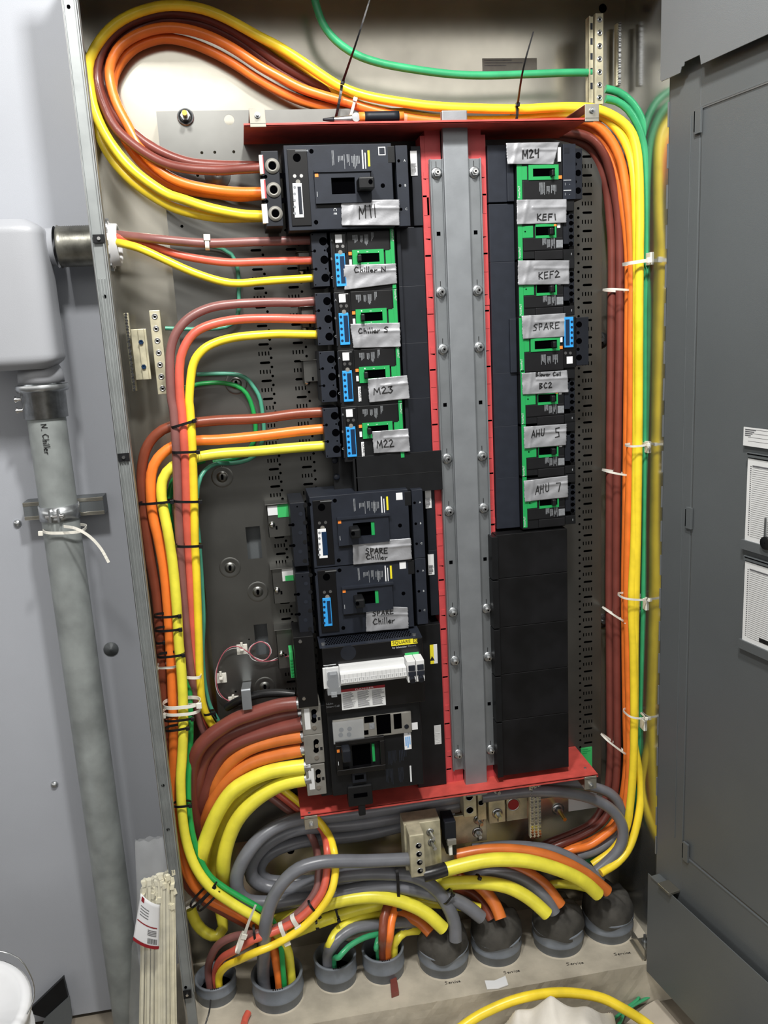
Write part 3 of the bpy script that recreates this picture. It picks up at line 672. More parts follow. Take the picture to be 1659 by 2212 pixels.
tape(N1, 'z3', [(803, 1520), (1542, 1500), (1552, 1860), (850, 1880)], YH, [('Chiller S', 920, 1665, 1390, 1635, 75, 14)], 'silver duct tape marked Chiller S')
tape(B23, 'c5', [(722, 795), (975, 772), (990, 920), (733, 946)], YH, [('M23', 762, 895, 892, 880, 42, 6)], 'silver duct tape marked M23')
tape(B22, 'c5', [(750, 1130), (980, 1113), (993, 1258), (762, 1270)], YH, [('M22', 782, 1235, 895, 1228, 48, 6)], 'silver duct tape marked M22')
# ---- large frame breakers (M11 and the two spares)
def big_breaker(label, m11=True, closed=False, blue=False):
    c = 'z2'; o = A(c, 80, 830, YL); Y = YL
    t = thing('circuit_breaker', label, 'circuit breaker', (o.x, .03, o.z))
    mb = MB('slate_dark'); mb.pbox(c, 95 if m11 else 105, 150, 300, 822, Y, .11)
    if not m11:
        for (x, y, r) in ((180, 190, .0016), (300, 175, .004)): mb.disc(c, x, y, Y, r, .0004, 'hole')
        for y in (270, 470, 670): mb.disc(c, 215, y, Y, .0042, .0005, 'slate')
        for y in (180, 365, 570, 770): mb.disc(c, 260, y, Y, .0045, .0005, 'black')
    mb.build('terminal_block', t, bevel=.001)
    if m11:
        for (x, y) in ((200, 285), (212, 500), (228, 712)):
            mb = MB('grey_lug'); p = A(c, x, y, Y); mb.lathe((p.x, Y, p.z), (0, -1, 0), [(0, .0138), (.002, .0138), (.002, .0115), (.004, .0105), (.004, .0075), (-.004 + .006, .0072)], n=28)
            mb.cyl((p.x, Y - .001, p.z), (p.x, Y - .0025, p.z), .0072, n=6, m='hole', smooth=False); mb.build('terminal_screw', t)
        for k, (x0, y0, x1, y1) in enumerate(((78, 185, 130, 355), (92, 403, 150, 575), (103, 624, 165, 797))):
            mb = MB('white_sticker'); mb.pbox(c, x0, y0, x1, y1, Y - .0015, .012)
            if k < 2: mb.pbox(c, x0 + 30, y0 + 2, x1, y1 - 2, Y - .0019, .002, 'warn_red' if 0 else 'red')
            mb.build('terminal_tag', t, bevel=.0004)
    mb = MB('hole')
    for (x, y) in ((95, 380), (105, 600)): mb.pbox(c, x, y - 8, x + 52, y + 10, Y - .0003, .002); mb.disc(c, x + 45, y, Y, .0034, .0003); mb.cut()
    for (x, y) in ((290, 370), (305, 592)): mb.pbox(c, x - 22, y - 22, x + 26, y + 24, Y - .0004, .002).cut()
    mb.build_pieces('barrier_slot', t)
    mb = MB('slate'); mb.pbox(c, 298, 100, 1300, 832, Y, .11); mb.pbox(c, 1300, 100, 1440, 822, Y + .004, .10)
    for (x, y) in ((550, 152), (592, 788), (1190, 460)): mb.disc(c, x, y, Y, .0042, .0003, 'hole')
    for (x, y) in ((1332, 238), (1344, 460), (1354, 672)): mb.disc(c, x, y, Y + .004, .0028, .0004, 'hole')
    mb.pbox(c, 1230, 105, 1302, 255, Y - .0004, .002, 'black'); mb.pbox(c, 590, 608, 812, 656, Y - .0004, .002, 'black')
    bd = mb.build('breaker_body', t, bevel=.0015)
    mb = MB('print_white')
    for s, x, y in (('A', 1376, 246), ('B', 1384, 468), ('C', 1392, 680)): printed(mb, s, A(c, x, y, Y + .004), RX, UZ, .0042, 'print_white')
    if m11: printed(mb, 'C E', A(c, 748, 660, Y), -UZ, RX, .006, 'print_white')
    mb.build('phase_letter', bd)
    mb = MB('black_gloss'); mb.pbox(c, 328, 135, 555, 818, Y - .002, .004); tr = mb.build('trip_window', t, bevel=.001)
    mb = MB('chrome'); mb.disc(c, 400, 375, Y - .002, .0032, .0006).cut(); mb.disc(c, 460, 373, Y - .002, .0032, .0006).cut(); mb.disc(c, 420, 210, Y - .002, .0075, .0006, 'hole').cut(); mb.disc(c, 430, 428, Y - .002, .0045, .001, 'grey_lug').cut()
    mb.pbox(c, 405, 142, 520, 152, Y - .003, .002, 'clear' if m11 else 'zinc').cut(); mb.build_pieces('window_screw', tr)
    fm = 'blue' if blue else 'white'
    lcd(c, 380, 438, 484, 745, Y, 400, 0, t, frame_m=fm, scr='navy' if (blue or not m11) else 'slate', sx0=424 if not (closed and not blue) else 420, sx1=474 if not (closed and not blue) else 486, ys=(468, 716))
    mb = MB('slate'); c_ = c
    mb.pring(c, (572, 325, 1090, 606), (726, 390, 946, 532), Y - .008, .01)
    mb.pbox(c, 572, 320, 1092, 328, Y - .011, .012, 'slate')
    es = mb.build('toggle_frame', t)
    mb = MB('hole'); mb.pbox(c, 725, 388, 948, 534, Y - .001, .004); 
    if closed: mb.pbox(c, 905, 392, 946, 530, Y - .006, .006, 'green_plastic')
    mb.build('toggle_well', es)
    mb = MB('orange_mark'); mb.pbox(c, 580, 352, 613, 382, Y - .0084, .004); mb.pbox(c, 600, 515, 606, 560, Y - .0084, .003, 'print_white'); mb.build('indicator_mark', es)
    hx = 700 if closed else 958
    mb = MB('black'); a = A(c, hx, 385, Y - .02); b = A(c, hx + 130, 520, Y - .02)
    mb.box(a.x, a.x + .030, Y - .042, Y, b.z + .003, a.z - .003) if not closed else mb.box(a.x - .002, a.x + .018, Y - .042, Y, b.z + .004, a.z - .004)
    mb.cyl((a.x + (.022 if not closed else .002), Y - .0425, a.z - .012), (a.x + (.022 if not closed else .002), Y - .0435, a.z - .012), .004, m='hole')
    mb.build('toggle_handle', t, bevel=.003)
    mb = MB('print'); prints(mb, c, 728, 145, 760, 312, Y - .0002, n=2); prints(mb, c, 785, 195, 838, 250, Y - .0002, n=4); prints(mb, c, 862, 180, 898, 300, Y - .0002, n=3); prints(mb, c, 905, 195, 990, 312, Y - .0002, n=6)
    mb.pbox(c, 845, 180, 848, 312, Y - .0003, .001); mb.pbox(c, 936, 180, 939, 312, Y - .0003, .001)
    mb.pbox(c, 1000, 140, 1020, 312, Y - .0006, .002, 'white'); mb.pbox(c, 1026, 165, 1042, 312, Y - .0006, .002, 'white'); mb.pbox(c, 1052, 145, 1078, 287, Y - .0006, .002, 'yellow_sticker')
    mb.build('rating_print', t)
    mb = MB('white'); mb.pbox(c, 1148, 113, 1215, 187, Y - .0006, .002)
    if m11: mb.pbox(c, 1155, 121, 1208, 180, Y - .0007, .002, 'slate')
    mb.build('blank_sticker', t)
    mb = MB('slate_dark'); p1 = A(c, 1436, 110, .01); p0 = A(c, 1500, 822, .01); mb.box(p1.x, -.068, .006, .1, p0.z, p1.z); bs = mb.build('plug_on_base', t, bevel=.001)
    mb = MB('white_sticker'); p1 = A(c, 1434, 150, .005); p0 = A(c, 1506, 370, .005); mb.box(p1.x, p0.x - .001, .004, .007, p0.z, p1.z); prints(mb, c, 1445, 240, 1500, 360, .004, False, 9, 0)
    mb.sm = mb.sm; mb.build('warning_sticker', bs)
    mb = MB('label_ink'); prints(mb, c, 1442, 260, 1500, 360, .0036, False, 10); mb.build('sticker_print', [o for o in bpy.data.objects if o.name.startswith('warning_sticker')][-1])
    return t
M11 = big_breaker('largest upper left breaker with white display, taped M11, three screw terminals')
tape(M11, 'z2', [(815, 592), (1335, 588), (1337, 820), (820, 820)], YL, [('M11', 975, 760, 1130, 745, 110, 9)], 'silver duct tape marked M11')
hz = (A('z2', 550, 152, YL).z, A('z4', 600, 230, YL).z, A('z4', 645, 905, YL).z)
S1 = big_breaker('large spare breaker with white and blue display, taped SPARE Chiller, the upper of two', False, True, False)
S2 = big_breaker('large spare breaker with all blue display, taped SPARE Chiller, above the metering unit', False, True, True)
S1.location.z += hz[1] - hz[0]; S2.location.z += hz[2] - hz[0]
for s in (M11, S1, S2): s['group'] = 'large frame breakers'
tape(S1, 'z4', [(768, 640), (1330, 588), (1340, 792), (775, 848)], YL, [('SPARE', 893, 740, 1115, 735, 55, 9), ('Chiller', 900, 795, 1110, 795, 50, 8)], 'silver duct tape marked SPARE Chiller')
tape(S2, 'z4', [(895, 1245), (1300, 1258), (1308, 1462), (898, 1495)], YL, [('SPARE', 960, 1340, 1170, 1315, 48, 8), ('Chiller', 965, 1425, 1180, 1405, 60, 8)], 'silver duct tape marked SPARE Chiller')
# upper side of the first spare (its stepped back body)
# ---- right column: small green trimmed breakers
def right_breaker(label):
    c = 'z1'; o = A(c, 258, 1935, YH); Y = YH
    t = thing('circuit_breaker', label, 'circuit breaker', (o.x, .03, o.z))
    mb = MB('black'); mb.pbox(c, 258, 1015, 975, 1938, Y, .09); mb.build('breaker_body', t, bevel=.001)
    mb = MB('slate_dark'); mb.pbox(c, 975, 1250, 1065, 1690, Y + .001, .01); mb.pbox(c, 1065, 1015, 1145, 1925, Y + .010, .06, 'black'); mb.pbox(c, 1060, 1230, 1142, 1720, Y + .004, .02); mb.pbox(c, 975, 1775, 1148, 1915, Y + .002, .06, 'black'); mb.pbox(c, 975, 1015, 1146, 1180, Y + .002, .06, 'black')
    for y in (1270, 1370, 1475, 1580, 1685): mb.disc(c, 1095, y, Y + .004, .0046, .0004, 'hole')
    for y in (1367, 1577): mb.disc(c, 1128, y, Y + .004, .0015, .0004, 'hole')
    mb.pbox(c, 1093, 1825, 1108, 1865, Y + .0016, .002, 'print')
    mb.build('terminal_block', t, bevel=.0008)
    mb = MB('black_film'); mb.pbox(c, 362, 1605, 972, 1775, Y - .002, .01); mb.pbox(c, 540, 1800, 972, 1925, Y - .003, .01); pl = mb.build('rating_plate', t, bevel=.001)
    mb = MB('print'); prints(mb, c, 650, 1605, 715, 1760, Y - .0021, n=6); prints(mb, c, 722, 1620, 775, 1760, Y - .0021, n=4); prints(mb, c, 785, 1600, 850, 1765, Y - .0021, n=5); mb.pbox(c, 865, 1630, 968, 1745, Y - .0024, .002, 'print'); mb.build('rating_print', pl)
    mb = MB('green_plastic'); a = A(c, 266, 1015, Y); b = A(c, 352, 1932, Y); p1 = A(c, 508, 1408, Y); p2 = A(c, 508, 1595, Y); mb.box(a.x, b.x, Y - .001, Y + .009, b.z, a.z); mb.box(b.x, p1.x, Y - .001, Y + .009, p2.z, p1.z); mb.disc(c, 388, 1500, Y - .001, .0015, .0004, 'hole'); g = mb.build('green_trim', t, bevel=.0006)
    mb = MB('print_white'); printed(mb, 'PowerPacT', A(c, 320, 1915, Y - .001), UZ, -RX, .0042, 'print_white', width=.023); mb.build('brand_text', g)
    mb = MB('green_plastic')
    mb.pring(c, (548, 1385, 870, 1592), (551, 1428, 848, 1552), Y - .003, .01)
    fr = mb.build('toggle_frame', t); mb = MB('hole'); mb.pbox(c, 548, 1428, 850, 1552, Y - .0006, .004); mb.build('toggle_well', fr)
    mb = MB('black'); mb.pbox(c, 770, 1440, 836, 1545, Y - .012, .015); mb.build('toggle_handle', t, bevel=.002)
    mb = MB('orange_mark'); mb.pbox(c, 832, 1386, 872, 1416, Y - .0034, .003).cut(); mb.pbox(c, 882, 1375, 930, 1440, Y - .0004, .003, 'white').cut(); mb.build_pieces('indicator_mark', t)
    mb = MB('slate'); p1 = A(c, 0, 1062, .02); p0 = A(c, 250, 1960, .02); mb.box(.068, A(c, 252, 1100, YH).x, .004, .09, p0.z - .0012, p1.z - .0035); mb.build('plug_on_base', t, bevel=.0012)
    return t
K1 = right_breaker('small green trimmed breaker taped KEF1, right column')
kb = Vector(K1.location); RP = (A('z1', 258, 1935, YH).z - A('c6', 65, 397, YH).z)
RP2 = A('c6', 100, 750, YH).z
def place_right(label, z): o = copy_tree(K1, loc=(kb.x, kb.y, z), label=label); o['group'] = 'small green trimmed breakers'; return o
K1['group'] = 'small green trimmed breakers'
KF2 = place_right('small green trimmed breaker taped KEF2, above the SPARE one', A('c6', 65, 397, YH).z)
KBC = place_right('small green trimmed breaker taped Blower Coil BC2, right column', A('c6', 72, 1092, YH).z)
KA5 = place_right('small green trimmed breaker taped AHU 5, right column', A('c6', 78, 1426, YH).z)
KA7 = place_right('small green trimmed breaker taped AHU 7, lowest of the right column', A('c9', 80, 120, YH).z)
# ---- right column: the two wider ones
def right_wide(label, cc, blue):
    t = None; Y = YH
    if not blue:
        c = 'z1'; o = A(c, 250, 1005, Y); t = thing('circuit_breaker', label, 'circuit breaker', (o.x, .03, o.z)); S = lambda x, y: (x, y)
        body, gw, gn, tf, well, hd = (245, 145, 970, 1005), (250, 488, 415, 705), (250, 150, 345, 1010), (440, 475, 905, 695), (508, 530, 850, 645), (800, 540, 850, 640)
        org, tag_, plate, trip, lug = (905, 635, 955, 685), (895, 200, 940, 420), (352, 715, 968, 1000), (970, 150, 1170, 1000), (1140, 215, 1270, 1000)
        lugs = [(1205, 325), (1205, 595), (1205, 868)]; lr = .0062; pp = [(600, 745, 695, 935), (715, 800, 770, 935), (785, 780, 870, 935)]
    else:
        c = 'c6'; o = A(c, 65, 752, Y); t = thing('circuit_breaker', label, 'circuit breaker', (o.x, .03, o.z))
        body, gw, gn, tf, well, hd = (63, 402, 355, 750), (65, 540, 130, 622), (65, 405, 101, 750), (140, 520, 327, 612), (166, 553, 310, 598), (285, 556, 308, 596)
        org, tag_, plate, trip, lug = (326, 585, 345, 603), (330, 525, 344, 560), (103, 626, 350, 738), (352, 400, 432, 722), (432, 402, 512, 706)
        lugs = [(450, 447), (450, 553), (450, 658)]; lr = .0062; pp = [(205, 640, 238, 705), (245, 650, 270, 702), (280, 640, 315, 702)]
    mb = MB('black'); mb.pbox(c, *body, Y, .09); mb.build('breaker_body', t, bevel=.001)
    mb = MB('green_plastic'); a = A(c, gn[0], gn[1], Y); b = A(c, gn[2], gn[3], Y); p1 = A(c, gw[2], gw[1], Y); p2 = A(c, gw[2], gw[3], Y); mb.box(a.x, b.x, Y - .001, Y + .009, b.z, a.z); mb.box(b.x, p1.x, Y - .001, Y + .009, p2.z, p1.z); g = mb.build('green_trim', t, bevel=.0006)
    mb = MB('print_white'); printed(mb, 'PowerPacT', A(c, gn[0] + (gn[2] - gn[0]) * .65, gn[3] - (gn[3] - gn[1]) * .03, Y - .001), UZ, -RX, .0042, 'print_white', width=.023); mb.build('brand_text', g)
    mb = MB('green_plastic')
    mb.pring(c, tf, well, Y - .003, .01)
    fr = mb.build('toggle_frame', t); mb = MB('hole'); mb.pbox(c, *well, Y - .0006, .004); mb.build('toggle_well', fr)
    mb = MB('black'); mb.pbox(c, *hd, Y - .014, .016); mb.build('toggle_handle', t, bevel=.002)
    mb = MB('orange_mark'); mb.pbox(c, *org, Y - .0034, .004).cut(); mb.pbox(c, *tag_, Y - .0034, .004, 'white').cut(); mb.build_pieces('indicator_mark', t)
    mb = MB('black_film'); mb.pbox(c, *plate, Y - .0015, .01); pl = mb.build('rating_plate', t, bevel=.001)
    mb = MB('print'); [prints(mb, c, *q, Y - .0016, n=5) for q in pp]; mb.build('rating_print', pl)
    mb = MB('slate' if not blue else 'black_gloss'); mb.pbox(c, *trip, Y - .002, .01)
    if not blue:
        for y in (708, 865): mb.pbox(c, 980, y - 5, 1100, y + 3, Y - .0023, .001, 'print_white')
        printed(mb, 'Z5', A(c, 1015, 800, Y - .002), UZ, -RX, .003, 'print_white') if 0 else None
        for y in (745, 900): mb.pbox(c, 1003, y, 1012, y + 45, Y - .0023, .001, 'print'); mb.pbox(c, 1070, y + 20, 1080, y + 35, Y - .0023, .001, 'print')
        mb.pbox(c, 985, 205, 1070, 290, Y - .0025, .001, 'slate_dark')
    tr = mb.build('trip_window', t, bevel=.001)
    if blue:
        mb = MB('chrome'); mb.disc(c, 363, 630, Y - .002, .003, .0008).cut(); mb.disc(c, 394, 630, Y - .002, .003, .0008).cut(); mb.build_pieces('window_screw', tr)
        mb = MB('white'); mb.pbox(c, 371, 653, 409, 696, Y - .0025, .001); mb.build('blank_sticker', tr)
        mb = MB('blue'); mb.pbox(c, 357, 400, 415, 592, Y - .006, .006); d = mb.build('display_unit', t, bevel=.0006)
        mb = MB('navy'); mb.pbox(c, 363, 416, 390, 580, Y - .0065, .002); mb.build('display_screen', d)
        mb = MB('navy')
        for k in range(5): mb.disc(c, 403, 430 + k * 34, Y - .006, .0026, .0006)
        mb.build('display_button', d)
    mb = MB('slate_dark'); mb.pbox(c, *lug, Y + .001, .07)
    for (x, y) in lugs: mb.disc(c, x, y, Y + .001, lr, .0004, 'hole', 20)
    x = lug[0] + 10
    for k in (0, 1): mb.disc(c, lug[0] + (lug[2] - lug[0]) * .15, (lugs[k][1] + lugs[k + 1][1]) / 2, Y + .001, .0034, .0004, 'hole', 12)
    mb.build('terminal_block', t, bevel=.001)
    mb = MB('slate'); zt = A(c, body[0], body[1], Y).z + .002; zb = A(c, body[0], body[3], Y).z - .002
    mb.box(.068, A(c, body[0], body[1], Y).x, .004, .09, zb, zt); mb.box(A(c, body[0], body[1], Y).x - .016, A(c, body[0], body[1], Y).x - .002, -.002, .02, zb, zt - .004); mb.build('plug_on_base', t, bevel=.0012)
    return t
R24 = right_wide('wider green trimmed breaker taped M24, topmost of the right column', 'z1', False)
RSP = right_wide('wider breaker with blue display taped SPARE, right column', 'c6', True)
for o in (R24, RSP): o['group'] = 'wider green trimmed breakers'
tape(R24, 'z1', [(85, 140), (905, 130), (815, 468), (105, 468)], YH, [('M24', 335, 390, 605, 365, 125, 20)], 'silver duct tape marked M24')
tape(K1, 'z1', [(250, 1015), (1015, 1005), (1010, 1368), (250, 1395)], YH, [('KEF1', 560, 1328, 860, 1325, 90, 18)], 'silver duct tape marked KEF1')
tape(KF2, 'c6', [(56, 38), (383, 38), (382, 190), (55, 195)], YH, [('KEF2', 185, 158, 325, 145, 42, 6)], 'silver duct tape marked KEF2')
tape(RSP, 'c6', [(78, 392), (357, 375), (356, 525), (85, 540)], YH, [('SPARE', 152, 487, 325, 470, 40, 5)], 'silver duct tape marked SPARE')
tape(KBC, 'c6', [(80, 758), (370, 740), (378, 880), (85, 895)], YH, [('Blower Coil', 168, 778, 330, 774, 26, 5), ('BC2', 190, 858, 275, 850, 36, 6)], 'silver duct tape marked Blower Coil BC2')
tape(KA5, 'c6', [(92, 1100), (365, 1082), (362, 1218), (95, 1240)], YH, [('AHU', 140, 1170, 232, 1155, 46, 5), ('5', 290, 1168, 330, 1165, 62, 6)], 'silver duct tape marked AHU 5')
tape(KA7, 'c6', [(92, 1445), (372, 1412), (375, 1550), (98, 1580)], YH, [('AHU', 165, 1535, 262, 1510, 55, 5), ('7', 295, 1515, 335, 1512, 58, 6)], 'silver duct tape marked AHU 7')
# ---- black blank fillers on the right
yl = [(1060, 1157, 1222, 1128), (1063, 1252, 1226, 1240), (1066, 1358, 1230, 1342), (1070, 1460, 1231, 1446), (1072, 1560, 1232, 1548), (1075, 1680, 1232, 1642)]
for k in range(5):
    a = at(1064, yl[k][1], -.02); z0 = at(1064, yl[k + 1][1], -.02).z; mb = MB('black_film')
    x0, x1 = at(1060, 1157, -.02).x, at(1226, 1250, -.02).x
    mb.box(x0 + .012, x1, -.02, .09, z0 + .0008, a.z); mb.box(x0, x0 + .014, -.026, .05, z0 + .0008, a.z - .002, 'black')
    mb.build('blank_filler', bevel=.001, label='black blank filler plate right of the rail, ' + ('topmost', 'second from the top', 'middle one', 'second from the bottom', 'lowest')[k] + ' of five', cat='filler plate', group='black blank fillers')
# black flap cover on the left over the gap
mb = MB('black'); a = at(765, 990, -.005); b = at(955, 1056, -.005); mb.box(a.x, b.x, -.012, -.009, b.z, a.z + .004); mb.box(a.x - .004, a.x + .004, -.012, .09, b.z - .012, a.z); mb.box(at(718, 990, .03).x, a.x, .03, .034, b.z - .01, a.z + .004); mb.box(a.x, b.x - .05, -.012, .05, b.z - .002, b.z); mb.box(a.x, b.x, -.0125, -.0095, (a.z + b.z) / 2 - .001, (a.z + b.z) / 2)
mb.build('insulating_flap', label='black insulating flap bridging the gap under the M22 breaker', cat='insulating sheet', bevel=.001)
for k, (px, py) in enumerate(((723, 994), (727, 1030))):
    q = at(px, py, .03); mb = MB('black'); mb.lathe((q.x, .03, q.z), (0, -1, 0), [(0, .007), (.002, .007), (.006, .005), (.006, .0001)], n=14, m='slate'); mb.build('flap_bolt', label=('upper', 'lower')[k] + ' dark bolt left of the black insulating flap', cat='bolt')
# ================================================================== METERING UNIT with its own breaker
c = 'z5'; Y = YS
sm = thing('metering_breaker_unit', 'large black metering unit with white terminal strip, lowest on the left', 'circuit breaker', (-.24, .0, .50))
mb = MB('black_gloss'); mb.pbox(c, 195, 170, 440, 830, Y + .012, .10); lp = mb.build('side_cover', sm, bevel=.001)
mb = MB('chrome')
for x, y in ((262, 204), (298, 757)): mb.disc(c, x, y, Y + .012, .0036, .002).cut()
mb.build_pieces('cover_screw', lp)
mb = MB('black_gloss'); p = A(c, 470, 275, Y); q = A(c, 1440, 160, Y); r = A(c, 525, 900, Y); xm1 = q.x + .001
mb.box(p.x, xm1, Y, .07, r.z, p.z); mb.build('front_cover', sm, bevel=.001)
mb = MB('black'); a = A(c, 440, 180, Y + .05); tz = p.z
# perforated sloping top hood
def hood(u, v): return (p.x - .004 + (xm1 - p.x + .004) * u, Y + .055 * v, tz + .001 + .006 * v)
mb = MB('slate'); mb.add([hood(0, 0), hood(1, 0), hood(1, 1), hood(0, 1)], [(0, 1, 2, 3)]); hd_ = mb.build('top_hood', sm, solid=.001)
mb = MB('hole')
for i in range(34):
    for j in range(6):
        u = .07 + .84 * (i + (.5 if j % 2 else 0)) / 34; v = .22 + .7 * j / 6; k = hood(u, v); mb.cyl((k[0], k[1], k[2] + .0012), (k[0], k[1], k[2] + .0016), .0021, n=6, smooth=False)
mb.build('vent_hole', hd_, kind='stuff')
mb = MB('zinc')
for u in (.04, .93): k = hood(u, .25 if u < .5 else .2); mb.cyl((k[0], k[1], k[2]), (k[0], k[1], k[2] + .004), .0045, n=12).cut()
mb.build_pieces('hood_screw', hd_)
mb = MB('slate_dark'); mb.disc(c, 728, 315, Y, .0165, .0006, 0, 28); mb.build('knockout_plug', sm)
mb = MB('yellow_sticker'); a = A(c, 1142, 200, Y); b = A(c, 1395, 225, Y); mb.box(a.x, b.x + .001, Y - .0006, Y + .001, A(c, 1142, 250, Y).z, a.z); lg = mb.build('logo_plate', sm, label='yellow plate reading SQUARE D')
mb = MB('ink'); o = A(c, 1155, 236, Y - .0006); printed(mb, 'SQUARE', o, RX, UZ, .0072, 'ink', width=.039); d = A(c, 1350, 215, Y - .0006)
d = Vector((a.x + .0475, 0, o.z)); 
for (x0, x1, z0, z1) in ((0, .0088, -.0008, .0003), (0, .0088, .0077, .0088), (0, .0011, -.0008, .0088), (.0077, .0088, -.0008, .0088)): mb.box(d.x + x0, d.x + x1, Y - .0010, Y, d.z + z0, d.z + z1)
printed(mb, 'D', Vector((d.x + .0022, Y - .0006, d.z + .0016)), RX, UZ, .005, 'ink'); mb.build('logo_text', lg)
mb = MB('print_white'); printed(mb, 'by Schneider', A(c, 1155, 275, Y), RX, UZ, .0038, 'print_white', width=.031); printed(mb, 'Electric', A(c, 1305, 257, Y), RX, UZ, .0038, 'print', width=.018)
printed(mb, 'I-Line', A(c, 515, 820, Y), RX, UZ, .0046, 'print'); printed(mb, 'Smart Cell', A(c, 515, 850, Y), RX, UZ, .0046, 'print')
printed(mb, 'OFF', A(c, 498, 466, Y), RX, UZ, .003, 'print_white'); printed(mb, 'ON', A(c, 575, 458, Y), RX, UZ, .003, 'print_white'); mb.box(A(c, 487, 440, Y).x, A(c, 610, 440, Y).x, Y - .0004, Y, A(c, 487, 442, Y).z, A(c, 487, 436, Y).z)
mb.build('unit_lettering', sm)
a = A(c, 1275, 318, Y); b = A(c, 1412, 372, Y); mb = MB('green_pcb'); mb.box(a.x, b.x, Y - .0005, Y, (a.z + b.z) / 2, a.z); mb.box(a.x, b.x, Y - .0005, Y, b.z, (a.z + b.z) / 2, 'white'); mb.build('green_sticker', sm)
# white terminal strip: modules, numbers, selector switch, twin breaker
p = A(c, 648, 478, Y - .03); q = A(c, 1288, 395, Y - .03); z1, z0 = p.z, A(c, 655, 668, Y - .03).z
mb = MB('white_sticker'); mb.box(p.x, q.x, Y - .03, Y, z0 + .012, z1 - .012); mb.box(p.x, q.x, Y - .012, Y, z0, z1)
n_ = 16
for k in range(n_ + 1):
    x = p.x + (q.x - p.x) * k / n_; mb.box(x - .0002, x + .0002, Y - .0303, Y - .029, z0 + .012, z1 - .012, 'print')
mb.box(p.x, q.x, Y - .0304, Y - .029, (z0 + z1) / 2 - .0005, (z0 + z1) / 2, 'white')
st = mb.build('terminal_strip', sm, bevel=.0006)
mb = MB('print')
for k in range(n_): x = p.x + (q.x - p.x) * (k + .5) / n_; mb.box(x - .0005, x + .0005, Y - .0304, Y - .03, z0 + .015, z0 + .02)
mb.build('strip_number', st)
a = A(c, 482, 500, Y - .01); xs = A(c, 648, 500, Y - .03).x; mb = MB('white_sticker'); mb.box(a.x, xs, Y - .006, Y, z0 - .006, z1 - .004); sw = mb.build('selector_switch', sm, bevel=.0006)
mb = MB('slate'); mb.box(a.x + .009, xs - .004, Y - .028, Y - .006, z0 + .003, z1 - .012); mb.disc(c, 572, 610, Y - .028, .011, .003, 'slate_dark', 20); mb.build('selector_knob', sw, bevel=.002)
mb = MB('clear'); mb.box(a.x + .005, xs - .001, Y - .036, Y - .034, z0 - .008, z1 + .002); mb.box(a.x + .005, a.x + .006, Y - .036, Y, z0 - .008, z1 + .002); mb.box(a.x + .012, xs - .008, Y - .039, Y - .034, z1 - .006, z1 + .002); mb.box(a.x + .012, xs - .010, Y - .039, Y - .034, z0 - .012, z0 - .002); mb.build('clear_guard', sw, bevel=.001)
for k in (0, 1):
    x0 = q.x + .001 + k * .0185; mb = MB('white_sticker'); mb.box(x0, x0 + .0175, Y - .036, Y, z0 - .001, z1 + .003); ba = mb.build('auxiliary_breaker', sm, bevel=.001)
    mb = MB('slate'); mb.box(x0 + .002, x0 + .016, Y - .039, Y - .034, z1 - .018, z1 - .006); mb.box(x0 + .001, x0 + .017, Y - .038, Y - .034, z1 - .03, z1 - .020); mb.cyl((x0 + .0088, Y - .034, z1 - .035), (x0 + .0088, Y - .044, z1 - .038), .0062, n=14, m='slate_dark'); mb.build('auxiliary_toggle', ba, bevel=.0008)
# warning label
a = A(c, 655, 672, Y); b = A(c, 1092, 815, Y); z0 = A(c, 665, 875, Y).z
mb = MB('white_sticker'); mb.box(a.x, b.x, Y - .0005, Y + .001, z0 + .001, a.z); mb.box(a.x, b.x, Y - .0007, Y, a.z - .006, a.z, 'warn_red'); wl = mb.build('warning_label', sm)
mb = MB('label_ink'); rr = random.Random(3)
for j in range(3):
    for i in range(16):
        x0 = a.x + .003 + j * (b.x - a.x) / 3; z = a.z - .0095 - i * .0022
        mb.box(x0, x0 + rr.uniform(.6, .92) * (b.x - a.x) / 3 - .002, Y - .0008, Y - .0004, z, z + .0009)
printed(mb, 'DANGER', Vector((a.x + .030, Y - .0007, a.z - .0048)), RX, UZ, .0035, 'print_white', width=.04)
mb.build('label_print', wl)
# lower breaker in the unit
Y2 = Y + .006
mb = MB('black'); a = A(c, 520, 880, Y2); b = A(c, 1465, 1600, Y2); a2 = A(c, 590, 1690, Y2); mb.box(a.x, b.x, Y2, .06, a2.z - .004, a.z); mb.pbox(c, 720, 1620, 970, 1780, Y2 - .006, .03); mb.pbox(c, 825, 1780, 900, 1890, Y2 - .004, .01)
mb.build('breaker_body', sm, bevel=.0025)
a = A(c, 572, 968, Y2); b = A(c, 1330, 868, Y2); z0 = A(c, 580, 1170, Y2).z
mb = MB('grey_lug'); mb.box(a.x, b.x, Y2 - .006, Y2, z0, a.z + .0005); ts = mb.build('trip_unit', sm, bevel=.0015)
mb = MB('hole')
for (x0, y0, x1, y1) in ((995, 925, 1145, 1090), (1165, 910, 1248, 1045), (880, 940, 975, 985), (880, 1068, 925, 1105)): mb.pbox(c, x0, y0, x1, y1, Y2 - .0065, .002).cut()
for (x, y) in ((660, 1060), (740, 1050), (655, 1110), (735, 1105), (1292, 1028)): mb.disc(c, x, y, Y2 - .006, .005, .001, 'slate_dark').cut()
mb.pbox(c, 930, 1000, 985, 1050, Y2 - .0066, .002, 'print').cut(); mb.build_pieces('trip_dial', ts)
mb = MB('clear'); mb.box(a.x - .001, A(c, 870, 1000, Y2).x, Y2 - .011, Y2 - .010, z0 - .002, a.z); mb.build('clear_cover', ts)
mb = MB('white'); mb.pbox(c, 1342, 995, 1402, 1055, Y2 - .0006, .001); mb.pbox(c, 1265, 1072, 1342, 1245, Y2 - .0008, .001, 'white'); w1 = mb.build('white_sticker', sm)
